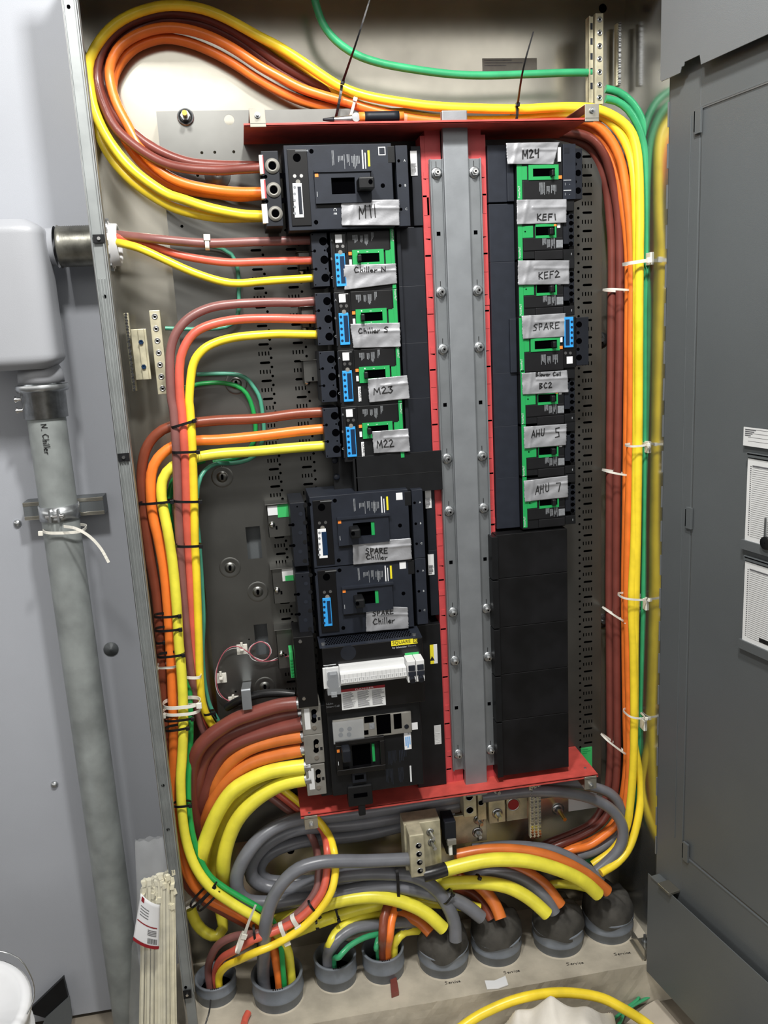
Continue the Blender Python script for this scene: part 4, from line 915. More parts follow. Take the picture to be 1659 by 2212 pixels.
mb = MB('blue'); printed(mb, 'Si', A(c, 1302, 1078, Y2 - .0008), -UZ, RX, .007, 'navy'); prints(mb, c, 1275, 1130, 1335, 1235, Y2 - .0009, n=6, m='blue'); mb.build('sticker_print', w1)
mb = MB('black_gloss'); 
mb.pring(c, (600, 1180, 1095, 1445), (665, 1215, 1045, 1400), Y2 - .012, .014)
fr = mb.build('toggle_frame', sm, bevel=.0015)
mb = MB('orange_mark'); mb.pbox(c, 617, 1255, 645, 1280, Y2 - .0124, .002); mb.pbox(c, 630, 1370, 637, 1405, Y2 - .0124, .002, 'print_white'); mb.pbox(c, 955, 1200, 990, 1365, Y2 - .003, .004, 'green_plastic'); mb.pbox(c, 1050, 1155, 1072, 1400, Y2 - .002, .003, 'yellow_sticker'); mb.build('indicator_marks', sm)
mb = MB('hole'); mb.pbox(c, 760, 1215, 952, 1400, Y2 - .0006, .002).cut(); mb.pbox(c, 780, 1685, 915, 1705, Y2 - .0066, .002).cut(); mb.build_pieces('toggle_well', fr)
mb = MB('slate_dark'); a = A(c, 665, 1250, Y2 - .03); b = A(c, 755, 1360, Y2 - .03); mb.box(a.x, b.x, Y2 - .038, Y2, b.z, a.z); mb.build('toggle_handle', sm, bevel=.003); mb = MB('slate_dark'); mb.pbox(c, 765, 1480, 905, 1560, Y2 - .008, .01, 'slate_dark'); mb.pbox(c, 790, 1505, 880, 1535, Y2 - .0085, .002, 'hole'); mb.build('toggle_handle', sm)
mb = MB('print')
for q_, n_ in (((1108, 1270, 1200, 1395), 7), ((1215, 1260, 1300, 1385), 5), ((1088, 1445, 1170, 1590), 6), ((1210, 1430, 1270, 1580), 4)): prints(mb, c, *q_, Y2 - .0002, n=n_, m=0)
mb.mats = ['slate']; mb.pbox(c, 1322, 1410, 1345, 1563, Y2 - .0005, .001, 'print_white'); mb.build('rating_print', sm)
# lug row
for k, (x0, y0, x1, y1) in enumerate(((270, 830, 470, 1095), (292, 1120, 492, 1375), (312, 1410, 510, 1680))):
    mb = MB('grey_lug'); a = A(c, x0, y0, Y + .022); b = A(c, x1 + 10, y1, Y + .022); mb.box(a.x, b.x, Y + .022, .05, b.z, a.z)
    lg = mb.build('cable_lug', sm, bevel=.0015)
    xa, za = (x0 + x1) / 2 + 25, y0 + 55; mb = MB('hole')
    for dy in (55, 140): mb.disc(c, xa, y0 + dy, Y + .022, .0058, .0004)
    mb.pbox(c, xa - 26, y0 + 55, xa + 24, y0 + 140, Y + .0216, .001)
    mb.disc(c, xa + 4, y0 + 205, Y + .022, .0048, .002, 'chrome'); mb.disc(c, xa + 6, y0 + 95, Y + .022, .0045, .001, 'chrome' if k else 'slate'); mb.build('lug_screw', lg)
    if k != 1: mb = MB('white_sticker'); mb.pbox(c, x0 + 28, y0 + 30, x0 + 95, y0 + 225, Y + .0215, .001); prints(mb, c, x0 + 35, y0 + 40, x0 + 88, y0 + 215, Y + .0213, n=4, m=0) ; mb.build('lug_sticker', lg)
    mb = MB('ink'); mb.pbox(c, x1 - 38, y0 + 110, x1 - 12, y0 + 135, Y + .0214, .001); mb.build('phase_mark', lg)
mb = MB('black'); mb.box(A(c, 500, 900, YS + .03).x - .02, A(c, 600, 900, YS).x, YS + .035, .06, A(c, 600, 1700, YS + .03).z, A(c, 500, 830, YS + .03).z); mb.build('rear_housing', sm, bevel=.001)
# bases right of the spares / metering unit with stickers
mb = MB('black'); zt = A('z4', 1400, 1440, 0).z; mb.box(-.135, -.068, .004, .09, .47, zt - .002); bs = mb.build('plug_on_base', sm, bevel=.001)
mb = MB('white_sticker'); a = A('c8', 1120, 868, .0035); b = A('c8', 1172, 985, .0035); mb.box(a.x, b.x, .003, .006, b.z, a.z); mb.box(a.x, (a.x + b.x) / 2, .0025, .006, b.z, a.z, 'yellow_sticker')
mx = (a.x * 3 + b.x) / 4; mb.prism([(mx - .0055, .0022, b.z + .008), (mx + .0055, .0022, b.z + .008), (mx, .0022, b.z + .019)], (0, .0006, 0), 'ink'); mb.build('warning_sticker', bs)
mb = MB('white_sticker'); a = A('c8', 1148, 1385, .0035); b = A('c8', 1196, 1500, .0035); mb.box(a.x, b.x, .003, .006, b.z, a.z); prints(mb, 'c8', 1155, 1430, 1190, 1500, .0026, False, 8, 0); mb.build('warning_sticker', bs)
CND = [(463, 2180, .047, .052), (600, 2193, .059, .066), (727, 2146, .050, .066), (832, 2129, .050, .066), (966, 2117, .061, .056), (1083, 2091, .061, .056), (1220, 2071, .062, .056), (1330, 2043, .062, .056)]
def ccen(k): px, by, r, h = CND[k - 1]; q = atz(px + 5, by, ZP); return Vector((q.x, q.y + r, ZP))
def RIM(k, px, py, z=.01):         # a cable point where it passes the mouth of conduit k, kept inside the bore
    c0 = ccen(k); r, h = CND[k - 1][2:]; q = atz(px, py, ZP + h); v = Vector((q.x - c0.x, q.y - c0.y, 0)); m = r * .62
    if v.length > m: v = v * (m / v.length)
    return Vector((c0.x + v.x, c0.y + v.y, ZP + h + .004 + z))
def INN(k, px, py): q = RIM(k, px, py); return Vector((q.x, q.y, ZP + .015))
# ================================================================== CABLES
def K(name, col, m, d, pts, desc, group=None, rib=0, n=14):
    o = cable(name, desc, m, d, pts, 'cable', group, rib, n)
    if group and 'metering' in group:
        q = crom(cpts(pts), .012); v = (q[0] - q[1]).normalized(); rr = d / 2 * mpp(q[0]); mb = MB('zinc'); mb.tube([q[0] - v * .002, q[0] + v * .004, q[0] + v * .014], rr * .84, n=30, rib=.05, nr=12); mb.build('bare_strands', o)
    return o
gA = 'thick feeder cables looping over the top to the right side'
K('power_cable', 0, 'w_yellow', 21, [(575, 466, .01), (520, 463), (452, 449), (400, 432), (354, 415), (287, 366, .07), (236, 304), (206, 243), (194, 189, .10), (191, 145), (203, 108), (236, 64), (280, 34), (338, 15), (388, 12), (439, 20), (489, 40), (560, 79), (601, 100), (651, 132), (702, 167), (739, 189, .09), (786, 206), (854, 219), (955, 231), (1110, 236), (1180, 233), (1234, 231), (1285, 235), (1329, 253, .05), (1360, 280), (1374, 316), (1380, 371), (1382, 470), (1381, 560, .02), (1380, 700), (1379, 921), (1376, 1150), (1373, 1292), (1371, 1404), (1371, 1552), (1369, 1600), (1384, 1690, .03), (1380, 1760), (1362, 1825), (1335, 1862), (1298, 1886, -.02)], 'outer thick yellow cable looping widest over the top left and down the right side', gA)
K('power_cable', 0, 'w_yellow', 21, [(575, 469, .03), (520, 470), (473, 470), (405, 458), (354, 438), (287, 392, .09), (236, 334), (208, 270), (195, 200, .125), (193, 142), (205, 105), (238, 62), (282, 33), (339, 15), (389, 13), (440, 22), (490, 43), (560, 84), (601, 109), (651, 144), (700, 180, .125), (740, 210), (786, 231), (887, 251), (989, 260), (1110, 259), (1200, 249), (1268, 245), (1305, 253, .07), (1338, 285), (1362, 335), (1372, 405), (1376, 560, .03), (1376, 700), (1375, 921), (1371, 1150), (1365, 1292), (1368, 1404), (1370, 1552), (1368, 1650), (1362, 1730), (1352, 1790), (1325, 1835), (1280, 1868, .02)], 'inner thick yellow cable of the top loop, ending behind the grey cables lower right', gA)
K('power_cable', 0, 'w_orange', 21, [(575, 415, .03), (520, 415), (473, 411), (405, 398), (354, 374, .07), (310, 330), (277, 272), (250, 219), (237, 169, .11), (240, 135), (262, 98), (304, 72), (354, 60), (405, 64), (456, 80), (506, 106), (560, 142), (601, 165), (651, 191), (702, 208), (753, 222, .10), (810, 240), (900, 258), (1000, 267), (1110, 268), (1200, 260), (1270, 262, .08), (1310, 290), (1338, 340), (1354, 420), (1365, 560, .05), (1364, 750), (1363, 921), (1359, 1090), (1355, 1268), (1357, 1404), (1360, 1552), (1360, 1652), (1352, 1736), (1335, 1777), (1302, 1807), (1268, 1828), (1222, 1840, .04), (1160, 1870, .09), (1090, 1900, .12)], 'bright orange cable, outer of the two in the top loop', gA)
K('power_cable', 0, 'w_orange', 21, [(575, 420, .06), (520, 425), (473, 420), (405, 410), (354, 390, .10), (300, 345), (262, 285), (245, 230), (243, 185, .13), (250, 155), (272, 121), (304, 97), (354, 83), (405, 91), (456, 111), (506, 138), (550, 167), (601, 196), (651, 218), (702, 232), (753, 240, .12), (803, 246), (900, 262), (1010, 272), (1110, 274), (1200, 268), (1268, 275, .10), (1305, 310), (1330, 370), (1347, 450), (1358, 560, .07), (1357, 750), (1355, 921), (1353, 1090), (1350, 1268), (1351, 1404), (1353, 1552), (1354, 1652), (1342, 1740), (1320, 1785), (1280, 1815), (1215, 1842, .07), (1150, 1875, .12)], 'bright orange cable, inner of the two in the top loop', gA)
K('power_cable', 0, 'w_brown', 21, [(575, 362, .01), (520, 365), (473, 368), (405, 364), (354, 352), (304, 324, .07), (253, 280), (226, 230), (210, 175, .11), (212, 135), (230, 91), (270, 54), (321, 34), (371, 27), (439, 37), (506, 68), (560, 105), (601, 135), (651, 165), (702, 192), (740, 210, .125), (810, 240), (900, 262), (1010, 276), (1110, 282), (1200, 285), (1268, 295, .08), (1305, 335), (1325, 400), (1336, 470), (1339, 560, .09), (1338, 750), (1335, 921), (1332, 1090), (1331, 1268), (1332, 1404), (1333, 1552), (1333, 1652), (1325, 1725), (1300, 1775), (1255, 1805), (1190, 1832, .08), (1120, 1870, .12)], 'brown cable, outer of the two in the top loop', gA)
K('power_cable', 0, 'w_brown', 21, [(575, 360, .035), (520, 358), (473, 357), (405, 350), (338, 323), (287, 286, .09), (243, 236), (228, 189, .13), (226, 160), (240, 118), (270, 81), (321, 52), (371, 43), (439, 52), (506, 83), (560, 121), (601, 152), (651, 182), (702, 206), (745, 226, .13), (810, 252), (900, 275), (1110, 292), (1200, 296), (1260, 310, .10), (1290, 345), (1310, 410), (1318, 480), (1322, 560, .11), (1320, 750), (1318, 921), (1317, 1090), (1316, 1268), (1317, 1404), (1318, 1552), (1318, 1652), (1308, 1725), (1280, 1775), (1235, 1800), (1180, 1822, .10), (1110, 1860, .13)], 'dark shaded brown cable at the back of the right hand bundle', gA)
# chiller N
K('power_cable', 0, 'w_mauve', 19, [(226, 503, .085), (243, 506, .07), (335, 516, .03), (442, 525), (558, 522), (690, 518, .02)], 'stranded dusty brown cable from the wall bushing to the Chiller N breaker', 'three cables of the upper chiller feed', rib=.012)
K('power_cable', 0, 'w_coral', 17, [(226, 512, .085), (243, 511, .06), (290, 520), (327, 532), (385, 550), (442, 561), (500, 567), (567, 565), (680, 562, .02)], 'coral red cable from the wall bushing to the Chiller N breaker', 'three cables of the upper chiller feed')
K('power_cable', 0, 'w_yellow', 17, [(226, 518, .085), (243, 522, .06), (298, 535, .03), (356, 561), (414, 587), (471, 606), (515, 612), (587, 606), (690, 600, .02)], 'yellow cable sagging from the wall bushing to the Chiller N breaker', 'three cables of the upper chiller feed')
K('ground_wire', 0, 'w_teal', 9, [(240, 510, .085), (300, 518), (400, 528), (450, 531), (480, 537), (500, 549), (512, 576), (516, 602, .085), (516, 634), (515, 674), (500, 700), (471, 709), (414, 711), (357, 709, .075)], 'thin green wire looping behind the Chiller N cables to the left ground bar')
# chiller S and its run down
K('power_cable', 0, 'w_mauve', 19, [(690, 650, .02), (640, 653), (587, 653), (515, 656), (457, 664), (414, 683), (385, 712, .0), (370, 749), (367, 793), (370, 859), (375, 888), (380, 955, .0), (383, 1039), (385, 1110), (388, 1168), (393, 1252), (400, 1336), (407, 1404), (415, 1471, .03), (424, 1522), (437, 1573, .06), (480, 1650), (560, 1705, .08), (640, 1765), (676, 1812, .05), (688, 1860, -.01), (688, 1888), (682, 1925, -.04), (651, 1966), (600, 2003), (550, 2017, -.05), (506, 2023), (473, 2040), (456, 2067), RIM(1, 451, 2108), INN(1, 451, 2108)], 'stranded dusty brown cable from Chiller S breaker down to the first floor conduit', 'three cables of the lower chiller feed', rib=.012)
K('power_cable', 0, 'w_coral', 19, [(695, 689, .02), (640, 689), (587, 688), (515, 690), (457, 701), (419, 720), (396, 755, .0), (388, 793), (389, 859), (393, 888), (398, 955, .0), (402, 1039), (403, 1110), (406, 1168), (411, 1252), (416, 1336), (419, 1404), (424, 1465, .04), (432, 1530), (450, 1590, .07), (500, 1660), (580, 1700, .08), (651, 1753), (695, 1790, .04), (707, 1835, -.02), (706, 1880), (697, 1925, -.05), (667, 1966), (628, 1996), (590, 2013), (550, 2029, -.06), (506, 2054), (479, 2071), RIM(1, 467, 2112), INN(1, 467, 2112)], 'coral red cable from Chiller S breaker down to the first floor conduit', 'three cables of the lower chiller feed')
K('power_cable', 0, 'w_yellow', 18, [(700, 723, .02), (640, 722), (587, 722), (515, 728), (466, 740), (434, 760, .0), (416, 793), (409, 859), (411, 888), (415, 955, .0), (418, 1039), (420, 1110), (421, 1168), (425, 1252), (428, 1336), (430, 1404), (432, 1465, .03), (438, 1522), (455, 1560, .05), (500, 1625), (590, 1690, .07), (660, 1745), (705, 1795, .02), (722, 1841, -.03), (724, 1888), (713, 1932, -.06), (685, 1973), (645, 2010), (594, 2040), (550, 2058, -.07), (518, 2073), (489, 2087), RIM(1, 474, 2122), INN(1, 474, 2122)], 'yellow stranded cable from Chiller S breaker down to the first floor conduit', 'three cables of the lower chiller feed', rib=.010)
K('ground_wire', 0, 'w_teal', 9, [(493, 1001, .08), (466, 1002, .05), (442, 1017), (428, 1048, .02), (425, 1110), (430, 1168), (436, 1252), (440, 1336), (438, 1404), (442, 1471), (453, 1522), (469, 1552, .06), (490, 1590, .08)], 'thin teal green wire bending down beside the yellow Chiller S cable')
# M22 group
K('power_cable', 0, 'w_brown2', 22, [(705, 890, .02), (640, 894), (560, 904), (473, 908), (412, 914, .03), (368, 921), (336, 940), (314, 974), (306, 1023, .03), (309, 1080), (315, 1134), (324, 1201), (338, 1286), (344, 1353), (349, 1421), (354, 1505), (362, 1573), (375, 1700), (384, 1830, .02), (396, 1895), (430, 1938), (489, 1972), (545, 2003), (590, 2040, -.0), RIM(2, 603, 2090), INN(2, 603, 2090)], 'red brown cable from M22 breaker, leftmost of the vertical run', 'three cables of the M22 feed')
K('power_cable', 0, 'w_orange', 22, [(705, 926, .02), (640, 932), (550, 943), (473, 950), (422, 952, .03), (374, 964), (341, 990), (327, 1023, .02), (326, 1073), (331, 1117), (343, 1168), (355, 1235), (363, 1319), (368, 1404), (372, 1488), (375, 1573), (375, 1640), (374, 1700), (377, 1760), (388, 1821, .0), (405, 1888), (439, 1934), (489, 1962), (548, 1995), (585, 2035, -.01), RIM(2, 602, 2112), INN(2, 602, 2112)], 'orange cable from M22 breaker, second of the vertical run', 'three cables of the M22 feed')
K('power_cable', 0, 'w_yellow2', 22, [(712, 962, .02), (640, 967), (550, 975), (473, 980), (422, 989, .02), (374, 1007), (352, 1035), (349, 1073, .01), (355, 1110), (363, 1151), (373, 1218), (381, 1303), (386, 1387), (391, 1438), (395, 1505), (396, 1573), (393, 1640), (390, 1686), (393, 1753), (402, 1815, -.03), (422, 1872), (456, 1918), (506, 1954), (556, 1984, -.05), (596, 2015), (620, 2050, -.02), RIM(2, 628, 2100), INN(2, 628, 2100)], 'lemon yellow cable from M22 breaker curving down to the second conduit', 'three cables of the M22 feed')
K('ground_wire', 0, 'w_green2', 13, [(441, 994, .085), (410, 1005), (380, 1030, .06), (368, 1060), (366, 1110), (377, 1180), (388, 1280), (396, 1400), (408, 1480, .03), (412, 1573, .01), (409, 1640), (407, 1686), (409, 1753), (421, 1821, -.02), (446, 1882), (479, 1913), (523, 1940), (560, 1962, -.04), (590, 1990), (606, 2040, -.03), RIM(2, 616, 2122), INN(2, 616, 2122)], 'green wire running down beside the lemon yellow cable to the second conduit')
K('ground_wire', 0, 'w_teal', 9, [(425, 809, .085), (471, 807), (515, 810), (538, 822), (552, 842), (563, 866), (570, 921, .085), (568, 950), (550, 985), (520, 998), (489, 1001, .085)], 'thin teal wire arching right of the left ground bar, upper one')
K('ground_wire', 0, 'w_green2', 10, [(362, 845, .08), (399, 838), (428, 830), (471, 827), (509, 833), (532, 850), (545, 880), (552, 920, .09), (548, 955), (520, 985), (460, 998, .09)], 'bright green wire arching right of the left ground bar, lower one')
# metering unit feeders
gE = 'heavy cables feeding the metering unit'
K('feeder_cable', 0, 'w_brown', 32, [(642, 1520, -.03), (600, 1525), (545, 1542), (506, 1556), (456, 1589), (428, 1620, .0), (416, 1660), (414, 1720), (424, 1790, .05), (440, 1830, .07)], 'heavy brown cable into the metering unit, topmost', gE)
K('feeder_cable', 0, 'w_brown', 32, [(645, 1540, -.01), (600, 1548), (555, 1562), (506, 1580), (473, 1600), (442, 1638), (429, 1686, .03), (424, 1740), (428, 1790, .07), (436, 1850)], 'heavy brown cable into the metering unit, second from the top', gE)
K('feeder_cable', 0, 'w_brown', 32, [(654, 1562, -.03), (610, 1572), (555, 1588), (510, 1606), (479, 1630), (458, 1672), (440, 1730, .04), (436, 1790, .08), (446, 1850)], 'heavy brown cable into the metering unit, third from the top', gE)
K('feeder_cable', 0, 'w_brown', 32, [(654, 1575, .02), (600, 1590), (545, 1608), (510, 1632), (485, 1662), (462, 1710, .06), (452, 1780, .09), (455, 1850)], 'heavy brown cable mostly hidden under the third brown one', gE)
K('feeder_cable', 0, 'w_orange2', 30, [(652, 1590, -.03), (601, 1598), (550, 1612), (512, 1634), (482, 1668), (462, 1710, .03), (450, 1760, .07), (448, 1820)], 'heavy orange cable into the metering unit, upper one', gE)
K('feeder_cable', 0, 'w_orange2', 30, [(652, 1620, -.03), (600, 1630), (550, 1645), (506, 1673), (473, 1711), (452, 1755, .03), (440, 1810, .07), (445, 1870)], 'heavy orange cable into the metering unit, lower one', gE)
K('feeder_cable', 0, 'w_yellow2', 32, [(658, 1655, -.04), (620, 1660), (580, 1668), (540, 1684), (503, 1708), (474, 1748), (450, 1800), (434, 1850, -.01), (428, 1890, .05)], 'heavy yellow cable into the metering unit, upper and outermost', gE)
K('feeder_cable', 0, 'w_yellow2', 32, [(658, 1668, .0), (610, 1680), (560, 1700), (515, 1732), (486, 1780), (470, 1830, .05), (460, 1880), (462, 1930, .08)], 'heavy yellow cable between the two front yellow ones', gE)
K('feeder_cable', 0, 'w_yellow2', 32, [(660, 1682, -.04), (620, 1690), (584, 1706), (545, 1734), (512, 1772), (491, 1821), (482, 1871, .0), (486, 1915, .04), (500, 1955, .07)], 'heavy yellow cable into the metering unit, lower and innermost', gE)
K('feeder_cable', 0, 'w_yellow2', 24, [(410, 1962, .06), (425, 1995), (445, 2015), (470, 2022, .05), (482, 2005), (475, 1960, .07)], 'short yellow loop low in the left corner behind the bundle')
# grey neutrals lower left
gN = 'heavy grey neutral cables in the lower part'
K('neutral_cable', 0, 'w_grey', 28, [(990, 1722, .07), (800, 1752), (700, 1765), (651, 1768, .04), (601, 1784), (560, 1812), (530, 1850, .0), (512, 1890), (514, 1925), (535, 1946, .0), (584, 1950), (640, 1942), (700, 1936, .0), (769, 1921), (837, 1913), (888, 1920), (938, 1932), (972, 1940), (1006, 1956), (1040, 1982, -.03)], 'heavy grey cable with the widest lower left loop, ending in the second sealed conduit', gN)
K('neutral_cable', 0, 'w_grey', 28, [(990, 1740, .07), (800, 1775), (700, 1785), (655, 1788, .05), (610, 1802), (570, 1828), (545, 1862), (545, 1895), (575, 1915, .04), (640, 1918), (720, 1895, .0), (786, 1887), (840, 1887), (880, 1890), (915, 1902), (948, 1929), (970, 1963), (982, 1996), (984, 2030, -.04)], 'heavy grey cable bending down into the first putty sealed conduit from above', gN)
K('neutral_cable', 0, 'w_grey', 26, [(980, 1755, .08), (800, 1800), (700, 1812), (651, 1818, .07), (600, 1834), (570, 1856), (560, 1882), (580, 1902, .07), (640, 1905), (740, 1900), (860, 1895, .06)], 'heavy grey cable with the smallest inner loop at lower left', gN)
K('neutral_cable', 0, 'w_grey', 28, [(885, 1856, -.04), (840, 1858), (786, 1860), (735, 1860), (690, 1863), (645, 1877), (610, 1908), (586, 1949), (575, 1990, -.06), (571, 2040, -.05), RIM(2, 570, 2112), INN(2, 570, 2112)], 'heavy grey cable from the silver lug block down to the second conduit', gN)
K('feeder_cable', 0, 'w_yellow2', 28, [(560, 1995, .04), (590, 1990, .0), (651, 1973), (719, 1949), (786, 1937), (837, 1940), (888, 1955), (925, 1976), (958, 2006, -.04)], 'yellow cable arching over to the first putty sealed conduit, lower centre', 'yellow cables of the lower centre')
K('feeder_cable', 0, 'w_yellow2', 26, [(620, 2020, .04), (685, 1993, .0), (736, 1975), (790, 1960, .02), (871, 1945, .03), (955, 1950), (1000, 1955), (1036, 1965, .0)], 'yellow cable running behind to the second putty sealed conduit', 'yellow cables of the lower centre')
K('feeder_cable', 0, 'w_yellow2', 20, [INN(3, 708, 2070), RIM(3, 710, 2062), (714, 2040, -.03), (724, 2018), (748, 1996), (786, 1980), (830, 1976, .04), (870, 1980, .06)], 'yellow cable bending down into the third conduit')
K('neutral_cable', 0, 'w_grey', 24, [INN(3, 707, 2085), RIM(3, 709, 2080), (718, 2043, -.03), (737, 2022), (769, 2004), (817, 1997), (871, 1992, .02), (910, 1992, .04)], 'grey cable bending down into the third conduit')
K('ground_wire', 0, 'w_green', 12, [INN(3, 720, 2098), RIM(3, 721, 2094), (732, 2068, -.05), (753, 2045), (786, 2026), (822, 2016, .0), (860, 2005, .04)], 'green wire bending down into the third conduit')
K('ground_wire', 0, 'w_green', 11, [INN(4, 812, 2078), RIM(4, 812, 2074), (812, 2048, -.03), (820, 2018, .0), (835, 1990, .04)], 'green wire going down into the fourth conduit')
K('feeder_cable', 0, 'w_brown2', 19, [INN(4, 828, 2084), RIM(4, 828, 2080), (827, 2023, -.04), (829, 1983), (838, 1955, .0), (845, 1935, .04)], 'brown cable going straight down into the fourth conduit')
K('feeder_cable', 0, 'w_orange', 19, [INN(4, 846, 2084), RIM(4, 846, 2080), (841, 2023, -.04), (845, 1990), (853, 1962, .0), (858, 1940, .04)], 'orange cable going straight down into the fourth conduit')
K('feeder_cable', 0, 'w_yellow2', 18, [INN(4, 850, 2060), RIM(4, 852, 2050), (856, 2032, -.0), (873, 2014), (910, 2010, .03), (950, 2015, .06)], 'short yellow cable dropping into the fourth conduit from the right')
K('neutral_cable', 0, 'w_dkgrey', 22, [INN(4, 845, 2046), RIM(4, 850, 2042), (870, 2010, .02), (900, 1992), (940, 1990, .06)], 'dark grey cable in shadow behind the fourth conduit')
# right of the lug block
gR = 'heavy service cables arching right to the putty sealed conduits'
K('service_cable', 0, 'w_yellow2', 30, [(950, 1882, -.04), (1006, 1867), (1056, 1858), (1105, 1857), (1150, 1862), (1200, 1876), (1241, 1893), (1268, 1910), (1292, 1932, -.05)], 'yellow service cable from the lug block to the rightmost putty sealed conduit', gR)
K('service_cable', 0, 'w_orange2', 26, [(985, 1848, .0), (1039, 1838), (1099, 1836), (1167, 1845), (1217, 1862), (1268, 1890), (1312, 1925, -.03)], 'orange service cable to the rightmost putty sealed conduit', gR)
K('service_cable', 0, 'w_orange2', 24, [(985, 1852, .03), (1050, 1852), (1110, 1856), (1160, 1866, .04), (1200, 1880)], 'orange cable partly hidden below the upper orange service cable')
K('service_cable', 0, 'w_grey', 24, [(1020, 1834, .05), (1099, 1828), (1173, 1833), (1217, 1846), (1256, 1868), (1298, 1902, -.01)], 'grey service cable above the orange one, to the rightmost putty sealed conduit', gR)
K('service_cable', 0, 'w_yellow2', 28, [(900, 1935, .04), (948, 1912, .0), (1006, 1906), (1056, 1908), (1099, 1917), (1133, 1934), (1160, 1954), (1182, 1975, -.05)], 'yellow service cable with black tie, to the third putty sealed conduit', gR)
K('service_cable', 0, 'w_grey', 26, [(1000, 1890, .04), (1030, 1884), (1065, 1883), (1110, 1893), (1150, 1914), (1180, 1942), (1198, 1972, -.03)], 'grey service cable to the third putty sealed conduit', gR)
K('service_cable', 0, 'w_orange2', 26, [(1030, 1865, .05), (1080, 1868), (1125, 1880), (1158, 1898), (1184, 1920), (1210, 1955, -.02)], 'orange service cable to the third putty sealed conduit', gR)
K('service_cable', 0, 'w_orange2', 26, [(960, 1888, .05), (1010, 1898), (1045, 1922), (1070, 1955), (1082, 1985, -.03)], 'orange service cable to the second putty sealed conduit', gR)
K('service_cable', 0, 'w_brown2', 22, [(980, 1915, .06), (1020, 1930), (1045, 1955), (1062, 1985, .0)], 'brown service cable to the second putty sealed conduit', gR)
K('service_cable', 0, 'w_orange2', 24, [(830, 1960, .06), (870, 1975), (905, 1990), (930, 2015, -.01)], 'dark orange service cable to the first putty sealed conduit', gR)
K('service_cable', 0, 'w_yellow2', 18, [(1170, 1925, .06), (1195, 1910), (1240, 1912), (1275, 1920, .05)], 'yellow cable glimpsed behind the putty sealed conduits at right')
# right bottom loops
K('neutral_cable', 0, 'w_grey', 24, [(1040, 1722, .05), (1120, 1712, .05), (1180, 1709, .02), (1227, 1713), (1275, 1724), (1315, 1744), (1340, 1773), (1346, 1805), (1336, 1836), (1312, 1862), (1285, 1885, .0)], 'grey cable looping on the lower right, front one', gN)
K('neutral_cable', 0, 'w_grey', 22, [(1120, 1700, .08), (1200, 1694, .06), (1270, 1698), (1318, 1714), (1340, 1742), (1350, 1775, .04), (1346, 1815), (1325, 1850, .04)], 'grey cable looping on the lower right, higher back one', gN)
K('neutral_cable', 0, 'w_grey', 22, [(1340, 1780, .06), (1325, 1808), (1290, 1835), (1245, 1850, .04)], 'short grey cable crossing below the lower right loop')
K('ground_wire', 0, 'w_green', 17, [(1308, 192, .06), (1335, 199), (1362, 219), (1383, 251), (1397, 297), (1404, 345, .05), (1407, 405), (1407, 480), (1406, 560), (1405, 640), (1403, 755), (1400, 921), (1399, 1090, .04), (1397, 1150), (1395, 1300), (1392, 1450), (1388, 1555), (1380, 1652), (1370, 1720), (1357, 1775, .05), (1335, 1815), (1288, 1850), (1255, 1862, .05)], 'green ground cable from the upper ground bar, right one', 'green ground cables on the right side')
K('ground_wire', 0, 'w_green', 16, [(1308, 214, .05), (1332, 219), (1356, 236), (1376, 267), (1389, 306), (1395, 354, .04), (1397, 440), (1396, 560), (1391, 660), (1391, 755), (1392, 921), (1394, 1090), (1391, 1292, .03), (1388, 1450), (1384, 1555), (1375, 1652), (1362, 1730), (1348, 1780, .05), (1320, 1822)], 'green ground cable from the upper ground bar, left one', 'green ground cables on the right side')
K('ground_wire', 0, 'w_green', 17, [(672, -40, .06), (680, 0, .06), (697, 50), (726, 88), (769, 118), (820, 136), (888, 149), (972, 160), (1050, 163), (1150, 160), (1230, 157), (1277, 157, .065)], 'thick green wire sweeping across the top to the upper ground bar')
# floor foreground
K('extension_cable', 0, 'w_yellow', 22, [(900, 2300, -.2), (1000, 2217, -.16), (1060, 2181, -.15), (1130, 2155, -.15), (1210, 2144, -.15), (1290, 2153, -.16), (1345, 2178, -.18), (1400, 2214, -.2), (1440, 2255, -.24)], 'yellow cable lying on the floor in front of the concrete pad')
K('power_cable', 0, 'w_coral', 15, [atz(527, 2212, ZP + .009), atz(530, 2200, ZP + .009), atz(536, 2188, ZP + .009)], 'short coral cable offcut on the concrete pad at the bottom edge')
mb = MB('w_black'); mb.tube(crom([at(915, 1890, -.055), at(940, 1884, -.055), at(962, 1877, -.05)]), 15 * mpp(at(940, 1884, -.05)), n=18); mb.build('shrink_sleeve', label='black shrink sleeve on the yellow cable at the silver lug block', cat='cable sleeve')
for k, (x, y, x1, y1) in enumerate(((688, 1868, 688, 1868),)): pass
